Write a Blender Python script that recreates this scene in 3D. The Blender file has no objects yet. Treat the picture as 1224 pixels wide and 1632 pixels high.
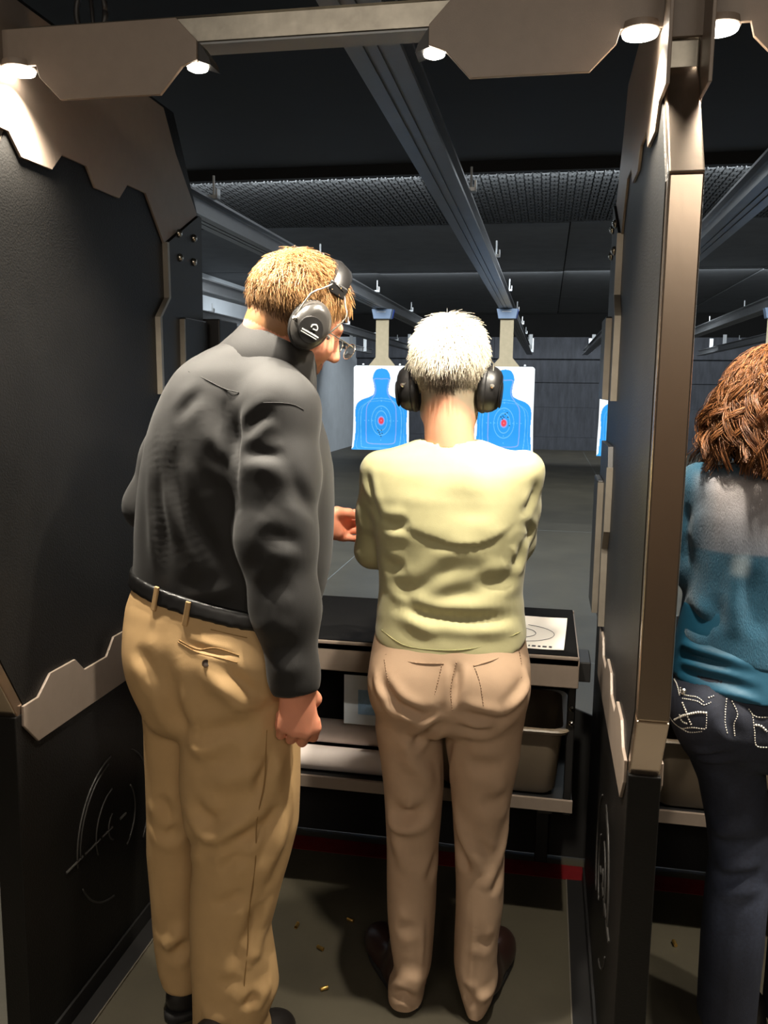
import bpy, bmesh, math, random
import numpy as np
from mathutils import Vector, Matrix
random.seed(7); rng = np.random.default_rng(7)
scene = bpy.context.scene
COL = scene.collection

# ------------------------------------------------------------------ camera
IMG_W, IMG_H, FPX = 1224, 1632, 1360.0
CAM_POS = np.array([0.0, 0.0, 1.47])
_d = np.array([872 - IMG_W/2, -(620 - IMG_H/2), FPX]); _d /= np.linalg.norm(_d)
_r = math.radians(2.3)
_u = np.array([math.sin(_r), math.cos(_r), 0.0]); _u = _u - (_u @ _d)*_d; _u /= np.linalg.norm(_u)
_x = np.cross(_u, _d)
AX = np.array([_x, _d, _u])            # world axes seen from the camera (right, up, forward)
cam_data = bpy.data.cameras.new('camera')
cam = bpy.data.objects.new('camera', cam_data); COL.objects.link(cam)
cam_data.sensor_fit = 'VERTICAL'; cam_data.sensor_height = 24.0
cam_data.lens = 24.0*FPX/IMG_H
cam_data.clip_start = 0.02; cam_data.clip_end = 100
_m = Matrix.Identity(4)
for i in range(3):
    _m[i][0] = AX[i][0]; _m[i][1] = AX[i][1]; _m[i][2] = -AX[i][2]; _m[i][3] = CAM_POS[i]
cam.matrix_world = _m
scene.camera = cam

def at(px, py, Y=None, Z=None, X=None):
    """a point of the place, from where it stands in the photograph and its distance"""
    r = AX @ np.array([px - IMG_W/2, -(py - IMG_H/2), FPX])
    t = (Y-CAM_POS[1])/r[1] if Y is not None else ((Z-CAM_POS[2])/r[2] if Z is not None else (X-CAM_POS[0])/r[0])
    return CAM_POS + t*r

# ------------------------------------------------------------------ exposure, world, large lights
scene.view_settings.view_transform = 'Standard'
scene.view_settings.look = 'None'
scene.view_settings.gamma = 1.0
scene.view_settings.use_curve_mapping = False
scene.view_settings.exposure = 0.0
world = bpy.data.worlds.new('world'); scene.world = world
world.use_nodes = True
world.node_tree.nodes['Background'].inputs[0].default_value = (0.02, 0.022, 0.025, 1)
world.node_tree.nodes['Background'].inputs[1].default_value = 0.3

def area_light(name, loc, rot, sx, sy, power, color, spread=180):
    l = bpy.data.lights.new(name, 'AREA'); l.shape = 'RECTANGLE'; l.size = sx; l.size_y = sy
    l.energy = power; l.color = color; l.spread = math.radians(spread)
    o = bpy.data.objects.new(name, l); COL.objects.link(o)
    o.location = loc; o.rotation_euler = [math.radians(a) for a in rot]
    return o
COOL = (0.88, 0.955, 1.0)
# strip lamps of the range, recessed above the ceiling baffles
for ly, lt, lp in ((6.24, 8, 210), (6.36, 36, 300), (11.6, 22, 210), (18.5, 35, 190)):
    area_light('range_light', (0.4, ly, 2.95), (lt, 0, 0), 9.0, 0.25, lp, COOL)
# ceiling lamps of the room behind the firing line
area_light('ready_room_light', (-0.9, -2.2, 2.85), (35, 0, 0), 1.4, 0.7, 38, (1.0, 0.89, 0.75))
area_light('ready_room_light', (1.3, -2.2, 2.85), (35, 0, 0), 1.4, 0.7, 38, (1.0, 0.89, 0.75))

# ------------------------------------------------------------------ materials
def lin(c):
    return tuple((v/12.92 if v <= 0.04045 else ((v+0.055)/1.055)**2.4) for v in [x/255 for x in c])
MATS = {}
def mat(name, rgb, rough=0.6, metal=0.0, var=0.0, vscale=8.0, bump=0.0, bscale=200.0, coat=0.0, spec=0.5,
        emis=None, estr=0.0, stretch=(1, 1, 1), sheen=0.0, sss=0.0, attr=None, island=0.0, detail=4.0, trans=0.0):
    if name in MATS: return MATS[name]
    m = bpy.data.materials.new(name); m.use_nodes = True
    nt = m.node_tree; N = nt.nodes; L = nt.links
    b = N['Principled BSDF']
    c = (*lin(rgb), 1)
    b.inputs['Base Color'].default_value = c
    b.inputs['Roughness'].default_value = rough
    b.inputs['Metallic'].default_value = metal
    b.inputs['Specular IOR Level'].default_value = spec
    b.inputs['Coat Weight'].default_value = coat
    if sheen: b.inputs['Sheen Weight'].default_value = sheen
    if trans: b.inputs['Transmission Weight'].default_value = trans
    if sss:
        b.inputs['Subsurface Weight'].default_value = sss
        b.inputs['Subsurface Radius'].default_value = (0.012, 0.004, 0.002)
        b.inputs['Subsurface Scale'].default_value = 0.6
    col = None
    tc = N.new('ShaderNodeTexCoord'); mp = N.new('ShaderNodeMapping'); mp.inputs['Scale'].default_value = stretch
    L.new(tc.outputs['Object'], mp.inputs['Vector'])
    if attr:
        a = N.new('ShaderNodeAttribute'); a.attribute_name = attr; col = a.outputs['Color']
    if var or island:
        hs = N.new('ShaderNodeHueSaturation')
        if col is None: hs.inputs['Color'].default_value = c
        else: L.new(col, hs.inputs['Color'])
        mr = N.new('ShaderNodeMapRange')
        if island:
            g = N.new('ShaderNodeNewGeometry'); L.new(g.outputs['Random Per Island'], mr.inputs['Value'])
            v = island
        else:
            n = N.new('ShaderNodeTexNoise'); n.inputs['Scale'].default_value = vscale; n.inputs['Detail'].default_value = detail
            n.inputs['Roughness'].default_value = 0.62
            L.new(mp.outputs['Vector'], n.inputs['Vector']); L.new(n.outputs['Fac'], mr.inputs['Value'])
            mr.inputs['From Min'].default_value = 0.3; mr.inputs['From Max'].default_value = 0.7
            v = var
        mr.inputs['To Min'].default_value = 1-v; mr.inputs['To Max'].default_value = 1+v
        L.new(mr.outputs['Result'], hs.inputs['Value']); col = hs.outputs['Color']
    if col is not None: L.new(col, b.inputs['Base Color'])
    if bump:
        n2 = N.new('ShaderNodeTexNoise'); n2.inputs['Scale'].default_value = bscale; n2.inputs['Detail'].default_value = 3
        L.new(mp.outputs['Vector'], n2.inputs['Vector'])
        bp = N.new('ShaderNodeBump'); bp.inputs['Strength'].default_value = bump; bp.inputs['Distance'].default_value = 0.004
        L.new(n2.outputs['Fac'], bp.inputs['Height']); L.new(bp.outputs['Normal'], b.inputs['Normal'])
    if emis:
        b.inputs['Emission Color'].default_value = (*lin(emis), 1); b.inputs['Emission Strength'].default_value = estr
    MATS[name] = m
    return m

M_floor = mat('concrete', (71, 66, 54), 0.5, var=0.28, vscale=1.6, bump=0.12, bscale=60, detail=8)
M_stripe = mat('red_paint', (104, 16, 20), 0.5, var=0.25, vscale=14)
M_wall = mat('grey_painted_wall', (204, 210, 216), 0.7, var=0.08, vscale=2)
M_black = mat('black_paint', (24, 23, 22), 0.85, var=0.15, vscale=3)
M_foam = mat('grey_rubber_ceiling', (52, 53, 54), 0.85, var=0.22, vscale=5)
M_trap = mat('rubber_trap', (66, 68, 74), 0.8, var=0.3, vscale=3, stretch=(3, 1, 0.6), bump=0.3, bscale=20)
M_panel = mat('black_ballistic_panel', (21, 20, 19), 0.46, var=0.2, vscale=5, bump=0.22, bscale=240, spec=0.2)
M_brown = mat('taupe_powder_coat', (134, 120, 108), 0.42, var=0.05, vscale=30, bump=0.10, bscale=900)
M_cap = mat('brushed_stainless', (186, 168, 150), 0.24, 0.95, var=0.08, vscale=4, stretch=(1, 1, 0.35), bump=0.04, bscale=30)
M_steel = mat('plate_edge_steel', (150, 142, 130), 0.4, 0.7, var=0.1, vscale=20)
M_galv = mat('galvanised_steel', (176, 170, 158), 0.38, 0.8, var=0.22, vscale=14, bump=0.06, bscale=40)
M_bolt = mat('bolt_steel', (200, 195, 185), 0.2, 0.95)
M_rail = mat('rail_aluminium', (130, 131, 133), 0.42, 0.55, var=0.08, vscale=6)
M_rod = mat('zinc_rod', (205, 208, 210), 0.4, 0.4)
M_mat = mat('black_rubber_mat', (16, 15, 15), 0.9, var=0.15, vscale=20, bump=0.2, bscale=300, spec=.1)
M_dark = mat('dark_metal', (34, 33, 33), 0.45, 0.2, var=0.1, vscale=10)
M_bin = mat('tan_plastic', (126, 112, 94), 0.38, var=0.05, vscale=10)
M_paper = mat('white_paper', (236, 232, 224), 0.65, attr='print')
M_roll = mat('paper_roll', (226, 214, 208), 0.6, var=0.06, vscale=9)
M_card = mat('tan_cardboard', (184, 168, 138), 0.8, var=0.06, vscale=20)
M_blue = mat('blue_plastic', (40, 70, 160), 0.45)
M_troll = mat('trolley_grey', (128, 146, 172), 0.45, 0.2)
M_lamp = mat('lamp_lens', (255, 250, 240), 0.4, emis=(255, 244, 226), estr=28.0)
M_brass = mat('brass', (196, 160, 90), 0.3, 0.9)
M_print = mat('printed_ink', (36, 36, 40), 0.6)
M_cable = mat('black_cable', (40, 38, 38), 0.5)

# ------------------------------------------------------------------ helpers
class MB:
    def __init__(s): s.v = []; s.f = []
    def add(s, V, F):
        o = len(s.v); s.v += [tuple(map(float, p)) for p in V]; s.f += [tuple(i+o for i in f) for f in F]; return s
    def box(s, lo, hi):
        x0, y0, z0 = lo; x1, y1, z1 = hi
        return s.add([(x0,y0,z0),(x1,y0,z0),(x1,y1,z0),(x0,y1,z0),(x0,y0,z1),(x1,y0,z1),(x1,y1,z1),(x0,y1,z1)],
                     [(0,3,2,1),(4,5,6,7),(0,1,5,4),(1,2,6,5),(2,3,7,6),(3,0,4,7)])
    def prism(s, poly, axis, a, b):
        """polygon in the plane across the axis, extruded from a to b along it"""
        def P(p, t): return {'x': (t, p[0], p[1]), 'y': (p[0], t, p[1]), 'z': (p[0], p[1], t)}[axis]
        n = len(poly)
        V = [P(p, a) for p in poly] + [P(p, b) for p in poly]
        F = [tuple(range(n)), tuple(range(2*n-1, n-1, -1))] + [(i, i+n, (i+1) % n+n, (i+1) % n) for i in range(n)]
        return s.add(V, F)
    def tube(s, pts, r, n=8, cap=True):
        pts = [np.array(p, float) for p in pts]; k = len(pts)
        R = r if hasattr(r, '__len__') else [r]*k
        up = np.array([0, 0, 1.0]); V = []; prev = None
        for i in range(k):
            t = pts[min(i+1, k-1)] - pts[max(i-1, 0)]; t /= (np.linalg.norm(t)+1e-12)
            if prev is None:
                a = np.cross(t, up if abs(t[2]) < .95 else np.array([1.0, 0, 0]))
            else: a = prev - (prev@t)*t
            a /= (np.linalg.norm(a)+1e-12); prev = a; b = np.cross(t, a)
            for j in range(n):
                w = 2*math.pi*j/n; V.append(pts[i] + R[i]*(math.cos(w)*a + math.sin(w)*b))
        F = [(i*n+j, i*n+(j+1) % n, (i+1)*n+(j+1) % n, (i+1)*n+j) for i in range(k-1) for j in range(n)]
        if cap: F += [tuple(range(n-1, -1, -1)), tuple((k-1)*n+j for j in range(n))]
        return s.add(V, F)
    def lathe(s, prof, c=(0,0,0), axis=(0,0,1), n=24):
        ax = Vector(axis).normalized(); q = Vector((0,0,1)).rotation_difference(ax)
        V = []; k = len(prof)
        for r, h in prof:
            for j in range(n):
                w = 2*math.pi*j/n; p = q @ Vector((r*math.cos(w), r*math.sin(w), h)); V.append((p.x+c[0], p.y+c[1], p.z+c[2]))
        F = [(i*n+j, i*n+(j+1) % n, (i+1)*n+(j+1) % n, (i+1)*n+j) for i in range(k-1) for j in range(n)]
        F += [tuple(range(n-1, -1, -1)), tuple((k-1)*n+j for j in range(n))]
        return s.add(V, F)
    def mesh(s, name):
        me = bpy.data.meshes.new(name); me.from_pydata(s.v, [], s.f)
        bm = bmesh.new(); bm.from_mesh(me); bmesh.ops.recalc_face_normals(bm, faces=bm.faces); bm.to_mesh(me); bm.free()
        return me
    def build(s, name, m, parent=None, smooth=False, bevel=0.0, loc=None):
        return link(name, s.mesh(name), m, parent, smooth, bevel, loc)
def link(name, me, m, parent=None, smooth=False, bevel=0.0, loc=None):
    if m is not None and not me.materials: me.materials.append(m)
    o = bpy.data.objects.new(name, me); COL.objects.link(o)
    if parent is not None: o.parent = parent
    if loc is not None: o.location = loc
    if smooth == 'auto':
        me.polygons.foreach_set('use_smooth', [True]*len(me.polygons))
        try: me.set_sharp_from_angle(angle=math.radians(40))
        except Exception: pass
    elif smooth: me.polygons.foreach_set('use_smooth', [True]*len(me.polygons))
    if bevel:
        b = o.modifiers.new('bevel', 'BEVEL'); b.width = bevel; b.segments = 2; b.limit_method = 'ANGLE'
    return o
def tag(o, label, cat, group=None):
    o['label'] = label; o['category'] = cat
    if group: o['group'] = group
    return o
def thing(name, label, cat, loc=(0,0,0), group=None):
    o = bpy.data.objects.new(name, None); COL.objects.link(o); o.location = loc; o.empty_display_size = 0.05
    return tag(o, label, cat, group)
def struct(name, mb, m, parent=None, bevel=0.0):
    o = mb.build(name, m, parent, bevel=bevel)
    if parent is None: o['kind'] = 'structure'
    return o
def copy_tree(o, parent=None, off=(0,0,0)):
    c = o.copy(); COL.objects.link(c); c.parent = parent
    if parent is None: c.location = Vector(o.location) + Vector(off)
    for ch in list(o.children): copy_tree(ch, c)
    return c

# ------------------------------------------------------------------ the hall
XL, XR, YB, YF, ZC = -4.75, 5.6, -3.2, 21.5, 3.0
struct('floor', MB().box((XL-.1, YB-.1, -.06), (XR+.1, YF+.1, 0)), M_floor)
struct('wall_left', MB().box((XL-.1, YB, 0), (XL, YF, ZC)), M_wall)
struct('wall_right', MB().box((XR, YB, 0), (XR+.1, YF, ZC)), M_wall)
struct('wall_back', MB().box((XL, YB-.1, 0), (XR, YB, ZC)), mat('beige_wall', (176, 150, 126), .7, var=.05, vscale=2))
wf = struct('wall_far', MB().box((XL-.1, YF, 0), (XR+.1, YF+.1, ZC+.2)), M_black)
# bullet trap: stacked rubber bands at the end of the hall
for z0, z1, y in ((0, 0.30, 21.30), (0.32, 1.02, 21.36), (1.04, 1.62, 21.40), (1.64, 2.18, 21.36), (2.20, 2.95, 21.25)):
    for k in range(3):
        x0 = XL + k*(XR-XL)/3
        MB().box((x0+.003, y, z0-.008), (x0+(XR-XL)/3-.003, YF, z1+.008)).build('rubber_panel', M_trap, wf)
ceil = struct('ceiling', MB().box((XL-.1, YB-.1, ZC+.06), (XR+.1, YF+.1, ZC+.12)), M_black)
# baffles over the firing line and panel rows farther out
MB().box((XL, YB, ZC), (XR, 6.15, ZC+.05)).build('black_baffle', M_black, ceil)
MB().box((XL, 6.10, ZC-.075), (XR, 6.15, ZC+.05)).build('baffle_lip', M_black, ceil)
M_board = mat('grey_ceiling_board', (92, 94, 97), 0.85, var=0.12, vscale=4)
rows = ((6.17, 8.30, M_foam), (8.32, 11.5, M_board), (11.52, 15.2, M_board), (15.22, 18.2, M_board))
for ri, (y0, y1, m) in enumerate(rows):
    wpan = (1.25, 2.45, 2.45, 2.45)[ri]
    n = int(math.ceil((XR-XL)/wpan))
    for k in range(n):
        x0 = XL + k*wpan; x1 = min(x0+wpan, XR)
        MB().box((x0+.006, y0, ZC-.012*(k % 2)), (x1-.006, y1-.01, ZC+.05)).build('ceiling_panel', m, ceil)
# nubbed acoustic tiles of the first row: short raised ribs in basket weave
nub = MB(); t = 0.062
for i in range(int((XR-XL)/t)):
    for j in range(int(2.1/t)):
        x = XL + (i+.5)*t; y = 6.2+(j+.5)*t
        if (i+j) % 2:
            for s in (-1, 1): nub.box((x+s*.014-.008, y-.026, ZC-.022), (x+s*.014+.008, y+.026, ZC-.005))
        else:
            for s in (-1, 1): nub.box((x-.026, y+s*.014-.008, ZC-.022), (x+.026, y+s*.014+.008, ZC-.005))
o = nub.build('foam_ribs', mat('foam_rib_grey', (42, 43, 44), .9), ceil); o['kind'] = 'stuff'
MB().box((XL, 18.22, 2.53), (XR, 18.30, ZC+.05)).build('end_baffle', M_black, ceil)
# red safety line on the floor
o = MB().box((XL, 2.46, 0.0), (XR, 2.54, 0.0015)).build('floor_stripe', M_stripe); o['kind'] = 'structure'
# saw cuts in the slab
for k, (a, b) in enumerate((((-1.6, 3.2), (-1.6, 21)), ((0.9, 3.2), (0.9, 21)), ((XL, 4.6), (XR, 4.6)), ((XL, 9.0), (XR, 9.0)))):
    lo = (min(a[0], b[0])-.003, min(a[1], b[1])-.003, 0); hi = (max(a[0], b[0])+.003, max(a[1], b[1])+.003, 0.0008)
    o = MB().box(lo, hi).build('trim_%d' % (k+1), mat('saw_cut', (120, 124, 122), 0.6)); o['kind'] = 'structure'
# ------------------------------------------------------------------ target rails
RAILX = [-4.19, -2.94, -1.68, -0.43, 0.82, 2.07, 3.32, 4.57]
RAILN = ['target rail nearest the left wall', 'second target rail from the left wall, behind the person in black', 'target rail above the left blue target',
         'large target rail running overhead between the two people', 'target rail just right of the steel edged partition',
         'second target rail right of the partition', 'third target rail right of the partition', 'target rail nearest the right wall']
Z0 = 2.25
def rail_profile(w=1.0):
    return [(-.066, 0), (-.022, 0), (-.022, .006), (-.012, .006), (-.012, 0), (.012, 0), (.012, .006), (.022, .006), (.022, 0), (.066, 0),
            (.066, .014), (.024, .022), (.014, .03), (.014, .094), (.024, .1), (.05, .104), (.05, .116), (-.05, .116), (-.05, .104), (-.024, .1),
            (-.014, .094), (-.014, .03), (-.024, .022), (-.066, .014)]
rail_me = MB().prism(rail_profile(), 'y', 1.66, 20.4).mesh('rail')
rod_me = MB().tube([(0, 0, -.005), (0, 0, .105)], .006, 6).mesh('hanger_rod')
brk_me = MB().box((-.03, -.02, -.012), (.045, .02, .004)).box((.037, -.02, -.012), (.045, .02, .035)).mesh('bracket')
plate_me = MB().box((-.02, -.006, -.1), (.05, .006, .2)).mesh('hanger_plate')
for x, lab in zip(RAILX, RAILN):
    t = thing('target_rail', 'grey metal ' + lab, 'rail', (x, 1.66, Z0), 'target rails under the range ceiling')
    r = link('rail', rail_me, M_rail, t); r.location = (0, -1.66, 0)
    for i, y in enumerate((4.1, 6.1, 8.2, 10.3, 12.4, 14.5, 16.6)):
        o = link('hanger_rod', rod_me, M_rod, t, loc=(.05, y-1.66, .118))
        link('bracket', brk_me, M_rod, t, loc=(.03, y-1.66, .126))
    for y in (18.0, 19.4):
        link('hanger_plate', plate_me, M_rod, t, loc=(.05, y-1.66, .12))

# ------------------------------------------------------------------ paper silhouette targets
def in_poly(px, py, poly):
    inside = np.zeros(px.shape, bool); n = len(poly)
    for i in range(n):
        x1, y1 = poly[i]; x2, y2 = poly[(i+1) % n]
        c = ((y1 > py) != (y2 > py)) & (px < (x2-x1)*(py-y1)/((y2-y1)+1e-12)+x1)
        inside ^= c
    return inside
TW, TH = 0.58, 0.86
def smooth_poly(half, n=6):
    """mirror a right half outline and round it with a Catmull curve"""
    full = half + [(-x, y) for x, y in half[::-1]]
    out = []; k = len(full)
    for i in range(k):
        p0, p1, p2, p3 = [np.array(full[(i+j-1) % k]) for j in range(4)]
        for s in np.linspace(0, 1, n, endpoint=False):
            out.append(tuple(.5*((2*p1)+(p2-p0)*s+(2*p0-5*p1+4*p2-p3)*s*s+(3*p1-p0-3*p2+p3)*s**3)))
    return out
# outline in metres from the middle of the top edge (x, down)
SIL = smooth_poly([(.0, .028), (.05, .04), (.083, .085), (.09, .14), (.078, .19), (.072, .25), (.085, .295), (.14, .325), (.215, .355), (.262, .41), (.27, .5), (.262, .62), (.268, .74), (.272, .83), (.272, .866), (.0, .866)])
def ring_dist(u, v, half_outline):
    poly = np.array(smooth_poly(half_outline, 5)); d = np.full(u.shape, 9.0)
    for i in range(len(poly)):
        a = poly[i]; b = poly[(i+1) % len(poly)]; ab = b-a
        t = np.clip(((u-a[0])*ab[0]+(v-a[1])*ab[1])/(ab@ab+1e-12), 0, 1)
        d = np.minimum(d, np.hypot(u-a[0]-t*ab[0], v-a[1]-t*ab[1]))
    return d
def target_paper_mesh(holes, curl):
    nu, nv = 140, 206
    u = np.linspace(-TW/2, TW/2, nu); v = np.linspace(0, TH, nv)
    U, V = np.meshgrid(u, v); 
    c = np.ones(U.shape+(4,)); c[..., :3] = lin((246, 246, 246))
    s = in_poly(U, V, SIL); blue = np.array(lin((22, 148, 226))); pale = np.array(lin((104, 190, 240))); lilac = np.array(lin((128, 160, 232)))
    c[s, :3] = blue
    def line(d, w, col): 
        k = np.clip((w-d)/(w*.4), 0, 1)*s; c[..., :3] = c[..., :3]*(1-k[..., None]) + col*k[..., None]
    cy = 0.56
    line(ring_dist(U, V, [(0, .135), (.076, .138), (.062, .22), (.066, .285), (.115, .36), (.152, .43), (.156, .6), (.15, .73), (.13, .79), (0, .8)]), .0055, lilac)
    line(ring_dist(U, V, [(0, .33), (.1, .345), (.19, .42), (.212, .52), (.208, .68), (.196, .8), (.17, .835), (0, .84)]), .004, pale*.9)
    line(ring_dist(U, V, [(0, .355), (.14, .375), (.225, .44), (.24, .54), (.236, .7), (.23, .85), (0, .87)]), .003, pale*.8)
    for rx, ry in ((.1, .15), (.062, .1)):
        line(np.abs(np.hypot(U/rx, (V-cy)/ry)-1)*min(rx, ry), .004, pale*.9)
    for q in (-.13, -.09, .09, .13, .17, -.17): line(np.hypot(U-q, V-cy), .006, pale)
    for q in (-.2, -.125, .13, .2): line(np.hypot(U, V-cy-q), .006, pale)
    e = np.hypot(U/.033, (V-cy)/.043); line((e-1)*.033, .006, lilac); line((e-.72)*.033, .004, np.array(lin((232, 60, 78))))
    line(np.hypot(U, V-cy), .004, np.array(lin((250, 200, 205))))
    for hx, hy in holes:
        k = np.hypot(U-hx, V-hy) < .0062; c[k, :3] = (.008, .008, .01)
    # rounded corners at the top
    yy = -curl*np.clip((V-.66)/.2, 0, 1)**2 - .012*np.sin(U*5.)**2 + .01*V
    xx = U*(1+.03*np.clip((V-.5)/.36, 0, 1)*(1 if curl > 0 else 0))
    P = np.stack([xx, yy, -V], -1).reshape(-1, 3)
    idx = np.arange(nu*nv).reshape(nv, nu)
    keep = ~(((np.abs(U) > TW/2-.03) & (V < .03)) & (np.hypot(np.abs(U)-(TW/2-.03), V-.03) > .0315))
    kq = keep[:-1, :-1] & keep[1:, :-1] & keep[:-1, 1:] & keep[1:, 1:]
    q = np.stack([idx[:-1, :-1], idx[1:, :-1], idx[1:, 1:], idx[:-1, 1:]], -1)[kq]
    used = np.unique(q); remap = -np.ones(nu*nv, int); remap[used] = np.arange(len(used))
    me = bpy.data.meshes.new('paper'); me.from_pydata(P[used].tolist(), [], remap[q].tolist())
    at_ = me.color_attributes.new('print', 'FLOAT_COLOR', 'POINT')
    at_.data.foreach_set('color', c.reshape(-1, 4)[used].astype(np.float32).ravel())
    me.polygons.foreach_set('use_smooth', [True]*len(me.polygons))
    return me
def target(x, label, holes, curl, y=8.7, dx=0.0):
    t = thing('target_carrier', label, 'target', (x, y, Z0), 'target carriers on the rails')
    MB().prism([(-.085, -.10), (.085, -.10), (.105, -.002), (-.105, -.002)], 'y', -.05, .05).build('trolley', M_troll, t, bevel=.005)
    MB().prism([(-.02, -.09), (.09, -.09), (.11, -.002), (.02, -.002)], 'y', .052, .1).build('trolley_guard', M_blue, t)
    MB().box((-.05, -.053, -.035), (.04, -.05, -.028)).build('trolley_slot', M_rod, t)
    MB().prism([(-.066, -.1), (.066, -.1), (.066, -.48), (.155, -.585), (-.155, -.585), (-.066, -.48)], 'y', -.006, .006).build('backing_card', M_card, t)
    for s in (-1, 1):
        c = MB().box((s*.19-.012, -.02, -.6), (s*.19+.012, .012, -.545)).build('clip', M_dark, t)
        MB().lathe([(.001, 0), (.012, .002), (.012, .006), (.001, .008)], (s*.19, -.028, -.555), (0, 1, 0), 10).build('clip_knob', M_rod, c)
    MB().box((-.2, -.004, -.575), (.2, .004, -.56)).build('clip_bar', M_dark, t)
    p = link('paper', target_paper_mesh(holes, curl), M_paper, t); p.location = (dx, -.014, -.565); p['label'] = 'white paper sheet printed with a blue torso silhouette and rings'
    return t
h1 = [(-.02, .68), (.004, .66), (-.012, .7), (.01, .69), (-.03, .66), (.0, .72)]
h2 = [(-.01, .49), (.012, .47), (-.03, .5), (.03, .455), (.04, .5), (-.015, .52), (.0, .505), (.055, .585)]
target(RAILX[2]+.01, 'blue silhouette paper target hanging between the two standing people', h1, .05)
target(RAILX[3]+.015, 'blue silhouette paper target right of the white haired head', h2, .03)
target(RAILX[4], 'blue silhouette paper target mostly hidden by the steel edged partition', h1, .05, dx=-.02)
target(RAILX[5], 'blue silhouette paper target mostly hidden by the curly red hair', h2, .04)

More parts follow.
